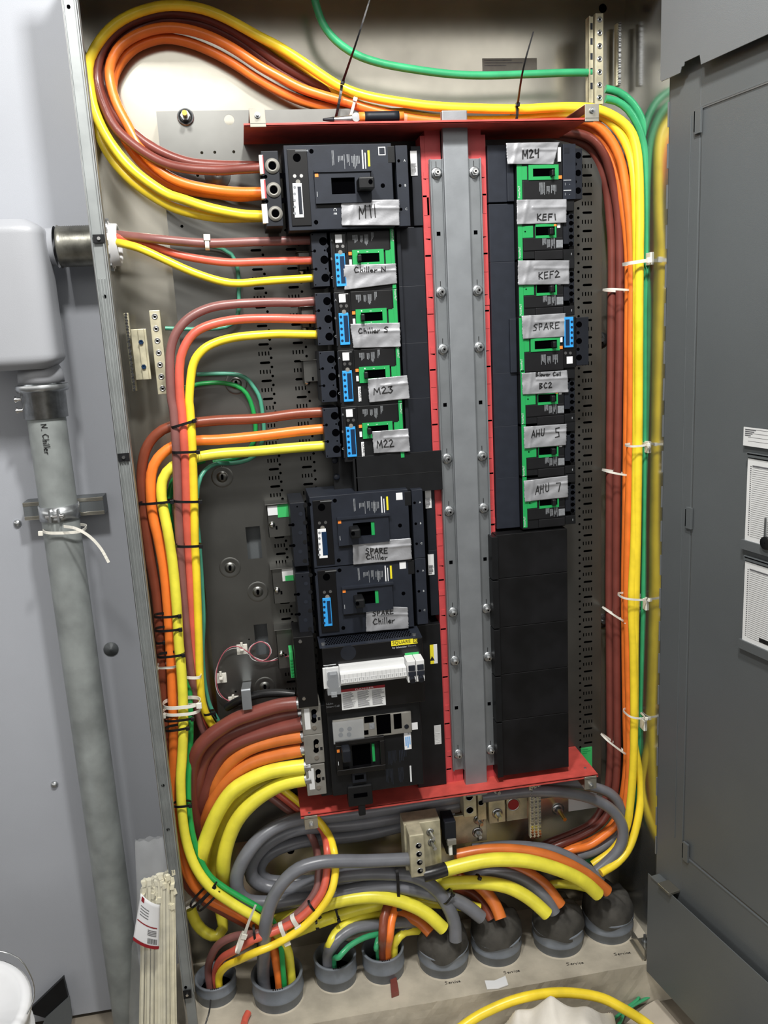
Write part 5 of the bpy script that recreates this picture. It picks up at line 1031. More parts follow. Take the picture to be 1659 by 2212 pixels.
# comm wires
def thin(name, m, pts, r, label): 
    mb = MB(m); mb.tube(crom(cpts(pts), .006), r, n=6); return mb.build(name, label=label, cat='wire')
thin('signal_wire', 'w_pink', [(630, 1414, .04), (600, 1425, .085), (565, 1428), (540, 1412), (545, 1395), (565, 1386), (583, 1400), (580, 1420), (560, 1428), (535, 1408), (510, 1396), (487, 1406), (471, 1436), (467, 1470), (475, 1498), (495, 1514), (525, 1512, .085)], .0013, 'thin pink signal wire looping left of the metering unit')
thin('signal_wire', 'w_white', [(630, 1420, .04), (608, 1418, .087), (575, 1430), (545, 1424), (538, 1402), (555, 1388), (578, 1390), (586, 1410), (570, 1426), (540, 1415), (512, 1400), (485, 1410), (469, 1440), (465, 1472), (474, 1502), (500, 1517, .087)], .0009, 'thin white signal wire looping left of the metering unit')
for k, (px, py) in enumerate(((523, 1402), (478, 1464), (505, 1514))):
    q = at(px, py, YPN); mb = MB('nylon'); mb.box(q.x - .012, q.x + .012, YPN - .003, YPN - .0006, q.z - .012, q.z + .012); mb.box(q.x - .004, q.x + .004, YPN - .017, YPN - .003, q.z + .001, q.z + .006); mb.cyl((q.x, YPN - .012, q.z + .012), (q.x, YPN - .012, q.z + .02), .003, n=8)
    mb.build('adhesive_mount', label=('white adhesive tie mount highest of the three around the signal wires', 'white adhesive tie mount on the far left of the signal wire loop', 'white adhesive tie mount lowest of the three around the signal wires')[k], cat='cable mount', group='adhesive tie mounts', bevel=.001)
mb = MB('w_black'); mb.tube(crom(cpts([(490, 1528, .07), (520, 1512, .05), (560, 1500), (600, 1497), (638, 1500, .02)]), .004), .009, n=14, rib=.05, nr=0); q = mb.build('corrugated_loom', label='black corrugated loom lying over the brown cables left of the metering unit', cat='cable sleeve')
mb = MB('rail'); a = at(521, 1495, -.03); b = at(545, 1530, -.03); mb.box(a.x, b.x, -.035, -.032, b.z, a.z + .004); mb.prism([(a.x, -.035, a.z + .004), (b.x, -.035, a.z + .004), (b.x, .095, a.z - .035), (a.x, .095, a.z - .035)], (0, .002, .003)); mb.build('support_strap', label='galvanized strap bent over the top brown cables left of the metering unit', cat='bracket', bevel=.0006)
mb = MB('green_pcb'); a = at(624, 1405, .0); b = at(636, 1460, .0); mb.box(a.x, b.x, -.01, .03, b.z, a.z)
for k in range(6): mb.box(a.x + .001, b.x - .001, -.012, -.009, b.z + .004 + k * .007, b.z + .008 + k * .007, 'green_plastic')
mb.build('terminal_plug', label='green pluggable terminal on the left edge of the metering unit', cat='connector', bevel=.0006)
# clips behind the breakers
for k, (x0, y0, x1, y1, gr) in enumerate(((572, 1091, 612, 1157, 1), (583, 1230, 622, 1300, 2), (592, 1362, 632, 1440, 0), (640, 545, 680, 580, 0), (646, 664, 684, 705, 0), (650, 780, 692, 822, 0))):
    a = at(x0, y0, .06); b = at(x1 + 20, y1, .06); mb = MB('pan'); mb.box(a.x + .003, b.x, .062, .064, b.z, a.z); mb.box(a.x + .003, a.x + .005, .062, YPN, b.z, a.z); mb.box(a.x, b.x, .055, YPN, a.z, a.z + .0015)
    mb.box((a.x + b.x) / 2 - .008, (a.x + b.x) / 2 - .004, .0612, .063, (a.z + b.z) / 2 - .02, (a.z + b.z) / 2 - .012, 'hole')
    h = mb.build('hold_down_bracket', bevel=.0005, label='galvanized hold down bracket ' + ('left of the upper spare breaker, with green sticker', 'left of the lower spare breaker, with torn sticker', 'beside the green terminal plug of the metering unit', 'behind the coral cable at the Chiller N breaker', 'between the brown and coral cables at the Chiller S breaker', 'left of the M23 breaker')[k], cat='bracket', group='hold down brackets')
    mb = MB('chrome'); z = a.z - (a.z - b.z) * (.62 if k < 3 else 1.05); mb.lathe((a.x + .012, .062 if k < 3 else .09, z), (0, -1, 0), [(0, .007), (.002, .0065), (.005, .003), (.005, .0001)], n=14); mb.build('bracket_screw', h)
    if gr: mb = MB('green_pcb' if gr == 1 else 'white_sticker'); mb.box(b.x - .028, b.x - .004, .0605, .062, a.z - .03, a.z - .002); (mb.box(a.x + .005, b.x - .028, .0608, .062, a.z - .024, a.z - .004, 'white') if gr == 1 else mb.box(b.x - .022, b.x - .004, .0600, .062, a.z - .03, a.z - .018, 'green_pcb')); mb.build('bracket_sticker', h)
# ================================================================== ZIP TIES
def tie(x0, y0, x1, y1, Y, depth, m, label, tail=None, head=1, wid=.0052, group=None, th=.0012):
    a, b = at(x0, y0, Y), at(x1, y1, Y); c = (a + b) / 2; r = (b - a) / 2; rl = r.length + .001; r.normalize(); d = Vector((0, 1, 0)); d = (d - r * d.dot(r)).normalized(); w_ = r.cross(d).normalized()
    mb = MB(m); N = 36; vs = []
    e = .72
    for i in range(N):
        t = 2 * math.pi * i / N; ct, st = math.cos(t), math.sin(t)
        p = c + d * (depth * .5 - .0005) + r * rl * math.copysign(abs(ct) ** e, ct) + d * (depth / 2 + .001) * math.copysign(abs(st) ** e, st)
        nrm = (r * ct * depth + d * st * rl).normalized()
        vs += [p - w_ * wid / 2 + nrm * th, p + w_ * wid / 2 + nrm * th, p + w_ * wid / 2, p - w_ * wid / 2]
    mb.add(vs, [(i * 4 + j, i * 4 + (j + 1) % 4, ((i + 1) % N) * 4 + (j + 1) % 4, ((i + 1) % N) * 4 + j) for i in range(N) for j in range(4)], 0)
    if tail:
        tp = [b if head == 1 else a] + [at(x, y, Yt) for x, y, Yt in tail]; q = crom(tp, .01); w2 = wid * .45
        for i, (p, s) in enumerate(zip(q[:-1], q[1:])):
            f = 1 - .5 * i / len(q); dd = (s - p).normalized(); n1 = dd.cross(Vector((0, 1, 0))).normalized() * w2 * f
            mb.obox((p + s) / 2, dd * ((s - p).length / 2 + .0004), n1, n1.normalized().cross(dd) * .0006)
    t = mb.build('zip_tie', label=label, cat='zip tie', group=group or ('black zip ties' if m == 'nylon_black' else 'white zip ties'))
    hp = b if head == 1 else a; mb = MB(m); mb.obox(hp + Vector((0, -.001, 0)), r * wid * .75, d * .003, w_ * wid * .8); mb.build('tie_head', t, bevel=.0008)
    return t
B, W = 'nylon_black', 'nylon'
tie(371, 924, 420, 909, -.012, .024, B, 'slanting black zip tie just where the M22 brown cable crosses behind three cables', tail=[(424, 904, -.012)])
tie(372, 978, 428, 976, -.012, .024, B, 'black zip tie across three cables at the height of the M22 yellow cable')
tie(300, 1090, 372, 1084, -.004, .026, B, 'black zip tie across the outer brown, orange and yellow cables, level with the conduit clamp')
tie(377, 1084, 433, 1084, -.012, .024, B, 'black zip tie across coral and yellow cables, level with the conduit clamp')
tie(381, 1181, 434, 1180, -.012, .024, B, 'black zip tie across the inner three cables, at the height of the SPARE Chiller tape')
tie(333, 1334, 388, 1331, -.019, .024, B, 'black zip tie on the outer three cables, upper of the close pair')
tie(335, 1364, 390, 1360, -.019, .024, B, 'black zip tie on the outer three cables, lower of the close pair')
tie(338, 1390, 356, 1388, .010, .022, B, 'small black zip tie around the brown cable alone')
tie(340, 1421, 396, 1415, -.023, .024, B, 'black zip tie just above the white one on the outer cables')
tie(338, 1443, 380, 1441, -.007, .024, W, 'thin white zip tie on the outer brown and orange cables', head=0)
tie(398, 1463, 432, 1464, .006, .024, W, 'white zip tie with round head on the inner brown cable', head=0, wid=.0065)
tie(352, 1531, 430, 1524, -.029, .045, W, 'wide white zip tie across all the vertical cables, upper of two', wid=.0075)
tie(353, 1546, 430, 1540, -.029, .045, W, 'wide white zip tie across all the vertical cables, lower of two', wid=.0065, head=0)
tie(356, 1559, 416, 1553, -.030, .024, B, 'black zip tie directly below the two wide white ties')
tie(356, 1580, 406, 1573, -.031, .022, B, 'black zip tie second below the two wide white ties')
tie(442, 1545, 462, 1540, .03, .015, B, 'tiny black zip tie on the thin teal wire above the brown feeders', tail=[(468, 1553, .03)])
tie(375, 1743, 411, 1740, -.041, .02, B, 'black zip tie joining the lemon yellow cable and the green wire, left edge')
tie(462, 1916, 412, 1965, -.045, .03, B, 'black zip tie slanting over the lower left cable bend, left strap of two', tail=[(468, 1905, -.05)], head=0)
tie(472, 1930, 428, 1972, -.045, .03, B, 'black zip tie slanting over the lower left bend, right strap', tail=[(474, 1925, -.05)], head=0)
tie(398, 1964, 422, 1950, .01, .02, W, 'white zip tie with curved end low at the left edge of the box', head=0)
tie(740, 178, 727, 250, .06, .07, B, 'black zip tie with long tail at left around the upper bundle', tail=[(770, 90, -.03), (800, -5, -.04)], head=0)
tie(1118, 226, 1115, 268, .05, .06, B, 'black zip tie with long tail at right around the upper bundle', tail=[(1130, 150, -.03), (1152, 69, -.04)], head=0)
tie(767, 215, 757, 252, .08, .03, W, 'white zip tie around the orange cables right of the left long tailed tie', head=0)
tie(447, 513, 448, 537, .018, .018, W, 'small white zip tie around the dusty brown Chiller N cable', head=0, wid=.008)
tie(668, 1953, 690, 1980, -.06, .02, B, 'black zip tie around the coral and yellow cables in the lower left curve')
tie(548, 2008, 555, 2060, -.065, .022, B, 'black zip tie around the three cables where they bend to the first conduit')
tie(632, 1985, 646, 2006, -.065, .02, W, 'white zip tie on the coral cable, right of two', wid=.010)
tie(606, 2002, 620, 2036, -.065, .02, W, 'white zip tie on the coral cable, left of two', wid=.009)
tie(527, 2022, 512, 2062, -.07, .02, W, 'white zip tie with long stiff tail over the lower left bend', head=0, wid=.008, tail=[(538, 1990, -.08), (552, 1955, -.09)])
tie(720, 1945, 732, 1988, -.02, .03, B, 'black zip tie across the two yellow cables, lower centre')
tie(683, 1990, 686, 2004, -.01, .02, B, 'black zip tie at the left end of the rear yellow cable')
tie(858, 1875, 862, 1962, -.03, .05, B, 'long black zip tie vertical around grey and yellow cables below the lug block', head=1, wid=.007)
tie(978, 1932, 960, 1955, -.045, .025, B, 'black zip tie around the grey cable above the first putty sealed conduit', head=0)
tie(1036, 1897, 1026, 1921, -.02, .02, B, 'black zip tie around the yellow service cable', head=0)
tie(1362, 568, 1402, 562, .0, .05, W, 'white zip tie and clip on the right bundle, topmost', wid=.007)
tie(1364, 965, 1400, 961, .0, .04, W, 'white zip tie on the right bundle, level with AHU 5', wid=.0045)
tie(1350, 1294, 1402, 1296, .0, .05, W, 'white zip tie on the right bundle, level with the lower spare breaker', wid=.0045)
tie(1362, 1550, 1396, 1552, .0, .05, W, 'white zip tie on the right bundle, lowest on the yellow cables', wid=.0045)
tie(1318, 624, 1366, 627, .045, .05, W, 'white zip tie around the brown and orange cables, topmost', wid=.0045)
tie(1316, 1020, 1362, 1028, .045, .05, W, 'white zip tie around the brown and orange cables, second from the top', wid=.0045)
tie(1316, 1322, 1352, 1345, .045, .05, W, 'white zip tie around the brown and orange cables, third from the top', wid=.0045)
tie(1312, 1600, 1358, 1634, .045, .05, W, 'white zip tie around the brown and orange cables, lowest', wid=.0045)
for k, (px, py) in enumerate(((1415, 560), (1412, 962), (1408, 1298), (1404, 1556))):
    q = at(px, py, .035); mb = MB('nylon'); mb.box(XR - .004, XR, .01, .05, q.z - .013, q.z + .013); mb.box(q.x - .006, XR, .03, .036, q.z - .003, q.z + .003); mb.box(q.x - .004, q.x + .002, .026, .034, q.z - .012, q.z + .012)
    mb.build('cable_mount', bevel=.0008, label='white cable mount on the right side wall, ' + ('topmost', 'second from the top', 'third from the top', 'lowest')[k], cat='cable mount', group='side wall cable mounts')
tie(88, 1152, 176, 1150, .03, .08, W, 'white zip tie around the vertical conduit below its clamp', head=0, wid=.006, tail=None)
mb = MB('nylon'); q = crom([at(138, 1137, .02), at(165, 1142, .0), at(195, 1160, -.01), (at(218, 1185, -.01)), at(235, 1215, -.01)], .008)
for i, (p, s) in enumerate(zip(q[:-1], q[1:])): dd = (s - p).normalized(); n1 = dd.cross(Vector((0, 1, 0))).normalized() * .0028; mb.obox((p + s) / 2, dd * (s - p).length * .52, n1, n1.normalized().cross(dd) * .0006)
mb.build('zip_tie', label='loose white zip tie tail curling right from the conduit clamp', cat='zip tie')
# ================================================================== GROUND BARS
def gbar(px0, py0, px1, py1, Y, w_, n, label, m='tin', depth=.014, big=.0058):
    a, b = at(px0, py0, Y), at(px1, py1, Y); x = (a.x + b.x) / 2; mb = MB(m); mb.box(x - w_ / 2, x + w_ / 2, Y, Y + depth, b.z, a.z); o = mb.build('ground_bar', label=label, cat='ground bar', bevel=.001)
    for k in range(n):
        z = a.z - (a.z - b.z) * (k + .5) / n; mb = MB('zinc'); mb.lathe((x, Y, z), (0, -1, 0), [(0, big), (.0012, big), (.0012, big * .75), (-.0002, big * .7), (-.0002 + .0012, big * .45), (.0011, .0001)], n=18, m='zinc'); mb.cyl((x, Y - .0011, z), (x, Y - .0016, z), big * .4, n=6, m='hole', smooth=False); mb.build('bar_screw', o)
    return o
gbar(340, 670, 346, 852, .06, .021, 7, 'silver ground bar with seven holes, left side of the box')
a, b = at(283, 712, .09), at(333, 818, .09); mb = MB('tin'); mb.box(a.x, b.x - .004, .075, .078, b.z, a.z); mb.box(a.x + .015, a.x + .027, .070, .078, b.z, a.z); mb.box(a.x, a.x + .002, .075, YB, b.z, a.z)
o = mb.build('bar_bracket', label='bright metal bracket with two blue screws beside the left ground bar', cat='bracket', bevel=.0008)
for py in (739, 792): q = at(305 if py < 760 else 311, py, .07); mb = MB('navy'); mb.lathe((q.x, .070, q.z), (0, -1, 0), [(0, .005), (.004, .005), (.004, .0025), (.002, .0001)], n=6, smooth=False); mb.build('bracket_screw', o)
def strip(px0, py0, px1, py1, Y, n, label, cols=1, w_=.009):
    a, b = at(px0, py0, Y), at(px1, py1, Y); mb = MB('tin'); x = (a.x + b.x) / 2; mb.box(x - w_ / 2 * cols, x + w_ / 2 * cols, Y, Y + .012, b.z, a.z); o = mb.build('ground_strip', label=label, cat='ground bar', bevel=.0008)
    mb = MB('chrome')
    for c_ in range(cols):
        for k in range(n): z = a.z - (a.z - b.z) * (k + .5) / n; xx = x + (c_ - (cols - 1) / 2) * w_; mb.cyl((xx, Y, z), (xx + (-1) ** k * .0004, Y - .005, z), w_ * .34, n=8); mb.box(xx - w_ * .3, xx + w_ * .3, Y - .0053, Y - .0048, z - .0004, z + .0004, 'hole')
    mb.build('terminal_screw_row', o, kind='stuff'); return o
strip(270, 676, 293, 845, .10, 26, 'slim screw strip seen edge on, at the left wall of the box', w_=.009)
gbar(1294, 28, 1296, 225, .055, .017, 7, 'upper right ground bar with round screws', depth=.012, big=.0055)
mb = MB('tin'); a, b = at(1276, 36, .06), at(1278, 222, .06); mb.box(a.x - .005, a.x + .005, .06, .063, b.z, a.z); mb.box(a.x - .005, a.x - .003, .055, .075, b.z, a.z)
for k in range(5): z = a.z - .012 - k * .028; mb.box(a.x - .003, a.x + .004, .0592, .061, z - .012, z, 'slate')
mb.build('ground_bar_bracket', label='slotted metal bracket along the left of the upper right ground bar', cat='bracket')
strip(1335, 50, 1338, 185, .125, 24, 'slim screw strip on the back sheet at the upper right', w_=.010)
strip(1147, 1692, 1166, 1808, .03, 20, 'vertical double screw strip hanging below the lower red barrier', cols=3, w_=.0095)
# ================================================================== LUGS BELOW THE BUS
def lugblock(x0, y0, x1, y1, Y, d, label, holes, hr=.008, studs=(), m='tin', hm='hole'):
    a, b = at(x0, y0, Y), at(x1, y1, Y); mb = MB(m); mb.box(a.x, b.x, Y, Y + d, b.z, a.z); o = mb.build('neutral_lug', label=label, cat='cable lug', bevel=.0015)
    for (x, y) in holes: q = at(x, y, Y); mb = MB('zinc'); mb.lathe((q.x, Y, q.z), (0, -1, 0), [(0, hr * 1.25), (.0012, hr * 1.2), (.0008, hr), (.0004, hr)], n=20); mb.cyl((q.x, Y, q.z), (q.x, Y - .0008, q.z), hr * .98, n=20, m=hm); mb.build('lug_hole', o)
    for (x, y) in studs:
        q = at(x, y, Y); mb = MB('zinc'); mb.lathe((q.x, Y, q.z), (0, -1, 0), [(0, .013), (.002, .013), (.003, .010)], n=20); mb.cyl((q.x, Y, q.z), (q.x, Y - .010, q.z), .0095, n=6, smooth=False); mb.cyl((q.x, Y - .01, q.z), (q.x + .001, Y - .024, q.z), .0045, n=10); mb.box(q.x - .001, q.x + .001, Y - .006, Y - .0045, q.z - .02, q.z - .012, 'ink'); mb.build('lug_bolt', o)
    return o
lugblock(1000, 1700, 1030, 1763, .02, .04, 'silver lug with two round holes just under the lower red barrier', [(1014, 1722), (1015, 1750)])
lugblock(1031, 1702, 1051, 1770, .045, .03, 'narrow silver lug with holes behind the two hole lug', [(1040, 1712), (1039, 1734)], hr=.0065)
lugblock(1055, 1712, 1092, 1775, .05, .02, 'square tin plated lug with one large bolt', [], studs=[(1074, 1756)])
lugblock(1093, 1692, 1140, 1768, .07, .01, 'tin plated bus plate with a red round insulator', [(1109, 1738)], hr=.014, hm='warn_red')
lugblock(978, 1764, 1052, 1815, .06, .01, 'lower tin plated bus bar with two bolts', [], studs=[(1034, 1770), (1031, 1797)])
a, b = at(1050, 1690, .08), at(1092, 1715, .08); lugblock(1052, 1700, 1092, 1712, .05, .02, 'upper tin plated lug with one bolt right under the red barrier', [], studs=[(1071, 1703)])
o = thing('lug_block', 'silver four hole cable lug block with two bolts in the lower centre', 'cable lug', at(910, 1890, -.05))
a, b = at(872, 1782, -.02), at(955, 1870, -.02); mb = MB('tin'); mb.box(a.x, b.x, -.02, .03, b.z, a.z); mb.build('block_back', o, bevel=.0015)
a, b = at(884, 1806, -.065), at(920, 1892, -.065); mb = MB('tin'); mb.box(a.x, b.x, -.065, -.01, b.z, a.z); mb.build('block_front', o, bevel=.002)
for k in range(4): q = at(904 + k * 1.2, 1827 + k * 18, -.065); mb = MB('hole'); mb.cyl((q.x, -.064, q.z), (q.x, -.0655, q.z), .0062, n=18); mb.lathe((q.x, -.0652, q.z), (0, -1, 0), [(0, .0072), (.0008, .0068), (.0006, .006)], n=18, m='zinc'); mb.cyl((q.x + .002, -.0655, q.z + .001), (q.x + .002, -.0662, q.z + .001), .003, n=8, m='zinc'); mb.build('set_screw_hole', o)
for px, py in ((929, 1797), (932, 1819)): q = at(px, py, -.02); mb = MB('zinc'); mb.lathe((q.x, -.02, q.z), (0, -1, 0), [(0, .009), (.002, .009), (.002, .006)], n=16); mb.cyl((q.x, -.02, q.z), (q.x + .003, -.045, q.z - .002), .0045, n=6); mb.build('block_bolt', o)
o = thing('bus_clamp', 'black and grey clamp right of the silver lug block', 'clamp', at(975, 1850, -.02))
a, b = at(958, 1772, -.01), at(984, 1806, -.01); mb = MB('slate_dark'); mb.box(a.x, b.x, -.02, .03, b.z, a.z); mb.box(a.x + .004, b.x + .002, -.01, .04, b.z - .045, b.z, 'black'); mb.build('clamp_body', o, bevel=.002)
mb = MB('grey_lug'); mb.box(a.x + .004, b.x - .002, -.026, -.01, b.z - .012, b.z + .002); mb.box(a.x + .008, a.x + .016, -.022, -.01, b.z - .04, b.z - .01, 'white'); mb.box(a.x + .018, b.x, -.016, 0, b.z - .045, b.z - .012, 'slate_dark'); mb.build('clamp_tongue', o, bevel=.001)
# stud with nut and stickers on the back sheet
q = at(1208, 1752, .14); mb = MB('zinc'); mb.lathe((q.x, YB, q.z), (0, -1, 0), [(0, .016), (.003, .016), (.003, .008)], n=20); mb.cyl((q.x, YB, q.z), (q.x, .135, q.z), .010, n=6); mb.cyl((q.x, .135, q.z), (q.x, .10, q.z), .005, n=10, m='brass'); mb.build('mounting_stud', label='threaded stud with nut on the back sheet at the lower right', cat='bolt')
for (x0, y0, x1, y1, m, lab) in ((1042, 126, 1160, 156, 'grey_lug', 'grey printed rating plate on the back sheet near the top'), (1228, 1716, 1290, 1744, 'white_sticker', 'white printed sticker on the back sheet at the lower right'), (1255, 1617, 1279, 1662, 'green_pcb', 'green sticker behind the right end of the lower red barrier')):
    Y = YB - .001 if m != 'green_pcb' else YPN - .003; a, b = at(x0, y0, Y), at(x1, y1, Y); mb = MB(m); mb.box(a.x, b.x, Y, Y + .0008 + (.002 if m == 'green_pcb' else 0), b.z, a.z)
    for k in range(3): mb.box(a.x + .004, a.x + .004 + (b.x - a.x) * (.5, .7, .4)[k], Y - .0003, Y, a.z - .005 - k * .005, a.z - .003 - k * .005, 'label_ink' if m != 'green_pcb' else 'green_plastic')
    mb.build('sticker', label=lab, cat='label')
# pliers on the upper barrier
pz = ZTB + .0035
pl = thing('needle_nose_pliers', 'needle nose pliers with black and yellow grips lying on the upper red barrier', 'pliers', at(780, 268, -.02))
def bar(mb, x0, x1, r0, r1, dy, dz, m=0): a = at(x0, 266, -.03 + dy); b = at(x1, 266, -.03 + dy); mb.lathe((a.x, -.03 + dy, pz + .012 + dz), (b.x - a.x, 0, 0), [(0, .0005), (0, r0)] + [((b.x - a.x) * k / 6, r0 + (r1 - r0) * k / 6) for k in range(1, 6)] + [(b.x - a.x, r1), (b.x - a.x, .0005)], n=14, m=m)
mb = MB('zinc'); bar(mb, 698, 778, .002, .009, 0, -.002); mb.cyl((at(768, 266, -.03).x, -.042, pz + .011), (at(768, 266, -.03).x, -.018, pz + .011), .008, n=16); mb.build('jaw', pl)
mb = MB('slate_dark'); bar(mb, 698, 722, .002, .005, .0, -.002); mb.build('jaw_tip', pl)
for dy in (-.006, .012):
    mb = MB('orange_mark'); bar(mb, 776, 872, .0088, .0085, dy, 0); g = mb.build('grip', pl); mb = MB('slate_dark'); bar(mb, 788, 862, .0094, .0096, dy, .0004); mb.build('grip_insert', g)
mb = MB('clear'); bar(mb, 868, 880, .008, .006, 0, 0); mb.build('grip_end', pl)
# ================================================================== FLOOR CONDUITS with putty
def conduit(px, label, putty=None, marks=0):
    k = px; px, py, r, hh_ = CND[k - 1]; q = ccen(k); t = thing('floor_conduit', label, 'conduit', (q.x, q.y, ZP), 'grey plastic conduits in the floor')
    wl = r * .085
    mb = MB('pvc'); mb.lathe((q.x, q.y, ZP - .01), (0, 0, 1), [(0, r * .97), (.034, r * .97), (.034, r * 1.01), (.038, r * 1.03), (.042, r), (hh_ + .004, r), (hh_ + .008, r * 1.03), (hh_ + .010, r * 1.01), (hh_ + .010, r - wl), (.02, r - wl - .004), (-.05, r - wl - .004)], n=44)
    mb.build('coupling', t); mb = MB('pvc'); mb.lathe((q.x, q.y, ZP - .01), (0, 0, 1), [(.0, r * .97), (.004, r * 1.06), (.011, r * 1.02), (.012, r * .97)], n=44, m='concrete'); mb.mats = ['pvc', 'concrete']; mb.build('grout_ring', t)
    mb = MB('hole'); mb.cyl((q.x, q.y, ZP + .012), (q.x, q.y, ZP + .014), r - wl - .002, n=30); mb.build('conduit_bore', t)
    if marks:
        mb = MB('ink'); s = 'I XL' if marks == 1 else 'M F3'
        for k in range(5): aa = -math.pi / 2 - .18 + k * .09; mb.obox((q.x + (r - .002) * math.cos(aa), q.y + (r - .002) * math.sin(aa), ZP + hh_ + .0005), (.0012, 0, 0), (0, .002, 0), (0, 0, .0003))
        mb.build('rim_mark', t)
    if putty:
        rnd = random.Random(int(px)); ph = [rnd.uniform(0, 6) for _ in range(8)]; hx, hy, hh = putty; hh *= 1.3
        def f(u, v):
            a = u * 2 * math.pi; e = v * math.pi / 2; rad = r * (1.03 + .03 * math.sin(3 * a + ph[0]) + .02 * math.sin(5 * a + ph[1])) * math.cos(e) ** .48
            h = math.sin(e) * (.054 + hh * math.exp(-(((math.cos(a) * math.cos(e) - hx) ** 2 + (math.sin(a) * math.cos(e) - hy) ** 2) / .18))) - .010 * (1 - v) * (1 + .6 * math.sin(4 * a + ph[2]))
            h += .004 * math.sin(7 * a + ph[3]) * math.sin(2 * e) + .003 * math.sin(11 * a + 9 * v + ph[4]) * math.sin(2 * e)
            return (q.x + rad * math.cos(a), q.y + rad * math.sin(a), ZP + hh_ + .003 + h)
        mb = MB('putty'); mb.grid(f, 56, 22); mb.build('duct_seal_putty', label='dark grey lump of duct seal putty in the conduit %s' % ('',) if 0 else 'dark duct seal putty', cat=None, parent=t)
    return t
conduit(1, 'grey plastic conduit in the floor at the far left, three cables entering', marks=1)
conduit(2, 'large open grey conduit, second from the left', marks=1)
conduit(3, 'open grey conduit third from the left, green wire inside', marks=1)
conduit(4, 'open grey conduit fourth from the left, brown and orange cables inside', marks=2)
conduit(5, 'grey conduit sealed with putty, leftmost of the sealed four', (.0, .5, .025))
conduit(6, 'grey conduit sealed with putty, second of the sealed four', (-.3, .6, .04))
conduit(7, 'grey conduit sealed with putty, third of the sealed four', (-.4, .6, .05))
conduit(8, 'grey conduit sealed with putty, rightmost', (-.4, .7, .055))
# writing on the pad
mb = MB('ink')
for (x, y, x1, y1) in ((962, 2127, 996, 2122), (1089, 2105, 1124, 2099), (1225, 2086, 1262, 2082), (1328, 2065, 1364, 2060)):
    a, b = atz(x, y, ZP), atz(x1, y1, ZP); hand(mb, 'Service', a, b, .009, .0010, up=Vector((0, 1, 0)), n=Vector((0, 0, 1)), off=.0008)
mb.build('handwriting', label='faint handwritten word Service repeated on the concrete pad', cat='writing', kind=None)
def scrap(name, pp, Z, th, m, label, cat):
    mb = MB(m); mb.prism([atz(x, y, Z) for x, y in pp], (0, 0, th)); return mb.build(name, label=label, cat=cat, bevel=.0004)
scrap('paper_scrap', [(1047, 2120), (1068, 2120), (1092, 2110), (1098, 2129), (1076, 2137), (1052, 2138)], ZP + .001, .003, 'white', 'small white scrap of paper on the concrete pad', 'paper')
scrap('pipe_offcut', [(843, 2122), (857, 2120), (862, 2150), (846, 2156)], ZP + .001, .012, 'w_brown', 'short square brown offcut standing before the fourth conduit', 'offcut')
# floor clutter in front
random.seed(3)
cq = at(1215, 2212, -.20); ch = at(1215, 2163, -.19).z - ZF
def clf(u, v):
    x = cq.x - .15 + .29 * u; y = -.42 + .27 * v; e = min(u, 1 - u, v, 1 - v) * 5
    h = ch * min(1, e) ** .5 * (1 + .10 * math.sin(9 * u + 4 * v)) + .008 * math.sin(23 * u - 11 * v) * min(1, e) + .006 * math.exp(-((u - .38 - .1 * v) / .03) ** 2)
    return (x + .012 * math.sin(7 * v), y + .02 * math.sin(6 * u), ZF + .002 + h)
mb = MB('cloth'); mb.grid(clf, 44, 44); mb.build('crumpled_cloth', label='crumpled white cloth on the floor at the bottom right', cat='cloth')
scrap('cardboard_sheet', [(1395, 2175), (1420, 2160), (1480, 2230), (1400, 2260), (1350, 2215)], ZF + .001, .004, 'cardboard', 'flat beige cardboard on the floor under the open door', 'cardboard')
K('ground_wire', 0, 'w_green', 7, [atz(1300, 2225, ZF + .01), atz(1340, 2190, ZF + .02), atz(1390, 2160, ZF + .015), atz(1430, 2140, ZF + .012), atz(1480, 2128, ZF + .01)], 'loose dark green wire on the floor at the bottom right, straight one')
K('ground_wire', 0, 'w_green', 7, [atz(1290, 2240, ZF + .01), atz(1335, 2215, ZF + .02), atz(1352, 2180, ZF + .02), atz(1380, 2155, ZF + .02), atz(1365, 2140, ZF + .01)], 'loose dark green wire on the floor at the bottom right, curled one')
# bag of zip ties
bg = thing('zip_tie_bag', 'clear plastic bag full of white zip ties leaning against the left flange', 'bag', at(340, 2150, -.03))
mb = MB('cream'); rnd = random.Random(9)
for k in range(130):
    u = rnd.random(); dd = rnd.random(); x0 = 322 + 46 * u; yt = 1882 + 75 * rnd.random() ** 1.6 + (1 - u) * 24; a = at(x0 - 14 + 22 * u, yt, -.10 + .06 * dd); b = at(302 + 78 * u, 2235, -.12 + .10 * dd); d = (b - a); an = rnd.uniform(-.6, .6); mb.obox((a + b) / 2, d / 2, (.0026, .001, 0), (0, .0008, 0)); mb.obox(a, (.0042 * math.cos(an), .004 * math.sin(an), 0), (-.004 * math.sin(an), .004 * math.cos(an), 0), (rnd.uniform(-.002, .002), 0, .006))
mb.build('zip_tie_bundle', bg, kind='stuff')
def bagf(u, v):
    y = 1812 + (2240 - 1812) * v; xl = 292 + 4 * math.sin(v * 5) - (8 if v > .5 else 0); xr = 352 + 24 * min(1, v * 2.2); a = 2 * math.pi * u; th = .006 + .045 * min(1, max(0, v - .1) * 2.5)
    c0 = at((xl + xr) / 2, y, -.09); hw = (xr - xl) / 2 * mpp(c0)
    return c0 + Vector((hw * math.cos(a), th * math.sin(a) + .002 * math.sin(5 * a + 17 * v), .002 * math.sin(9 * a)))
mb = MB('clear_bag'); mb.grid(bagf, 40, 44); mb.build('bag_film', bg)
qd = [(303, 1935), (345, 1960), (343, 2056), (286, 2036)]
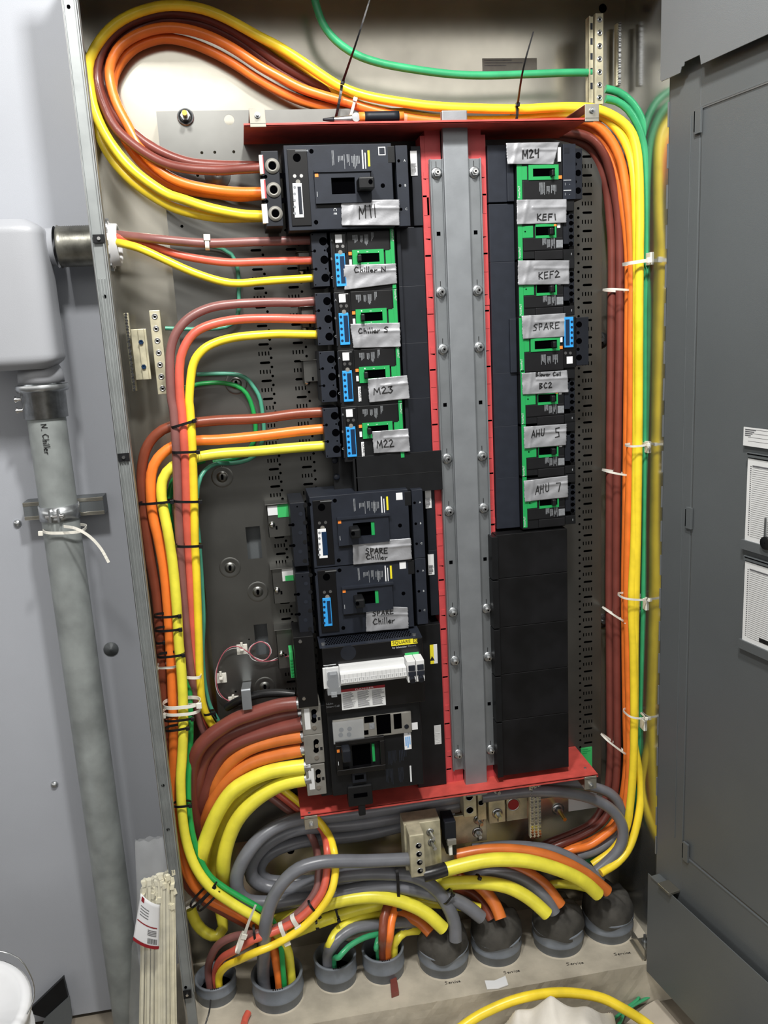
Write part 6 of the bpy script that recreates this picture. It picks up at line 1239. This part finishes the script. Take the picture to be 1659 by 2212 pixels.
def lab(u, v): 
    q = [at(x, y, -.142) for x, y in qd]; p = (q[0] * (1 - u) + q[1] * u) * (1 - v) + (q[3] * (1 - u) + q[2] * u) * v; return p + Vector((0, .008 * (2 * u - 1) ** 2, 0))
mb = MB('white'); mb.grid(lab, 12, 12); l = mb.build('bag_label', bg, solid=.0004, label='white printed label with red border and barcode')
mb = MB('warn_red')
def lq(u0, v0, u1, v1, m):
    mb.grid(lambda u, v: lab(u0 + (u1 - u0) * u, v0 + (v1 - v0) * v) - Vector((0, .0008, 0)), 6, 2, m)
lq(0, .93, 1, 1, 'warn_red'); lq(.08, .02, .22, .12, 'warn_red'); lq(.04, .52, .9, .545, 'warn_red')
for k in range(9): lq(.55 + k * .042, .78, .572 + k * .042, .90, 'ink')
for k in range(4): lq(.52, .60 + k * .035, .88, .615 + k * .035, 'label_ink'); lq(.1, .2 + k * .06, .5, .215 + k * .06, 'label_ink')
mb.build('label_print', l)
# bucket
q = atz(5, 2120, .12); bk = thing('plastic_bucket', 'white plastic bucket at the lower left corner', 'bucket', (q.x - .1, q.y - .05, ZF))
E1 = Vector((at(50, 2150, -.35).x, 0, 0)); bx, by, bz, br = E1.x - .155, -.35, at(0, 2092, -.235).z, .155
mb = MB('white'); bot = ZF; H = bz - bot
mb.lathe((bx, by, bot), (0, 0, 1), [(0, .0001), (0, br * .86), (H * .8, br * .97), (H * .8, br * 1.02), (H * .86, br * 1.02), (H * .86, br * .98), (H - .02, br * .985), (H - .02, br * 1.03), (H - .004, br * 1.04), (H, br * 1.02)], n=56); mb.build('bucket_body', bk)
mb = MB('white'); mb.lathe((bx, by, bot + H), (0, 0, 1), [(-.001, br * 1.02), (.002, br), (.002, br * .92), (-.006, br * .90), (-.006, .0001)], n=56); mb.build('bucket_lid', bk)
mb = MB('zinc'); mb.tube(crom([at(58, 2190, -.38), at(72, 2160, -.40), at(73, 2130, -.41), at(62, 2100, -.42), at(40, 2070, -.42), at(0, 2055, -.42), at(-40, 2060, -.42)]), .0013, n=6); mb.build('bucket_handle', bk)
# steel scrap at lower left
mb = MB('hole'); mb.ppoly('p', [(137, 2112), (147, 2155), (97, 2199), (68, 2190), (68, 2178)], .13, .01, 'black'); mb.ppoly('p', [(150, 2153), (156, 2196), (150, 2240), (80, 2240), (98, 2200)], .125, .004, 'paint_door'); mb.build('steel_offcut', label='dark folded steel offcut leaning on the grey cabinet at lower left', cat='offcut')
thin('loose_wire', 'w_black', [(455, 2160, -.17), (452, 2185, -.18), (443, 2215, -.2)], .0018, 'thin black wire hanging over the pad edge from the far left conduit')
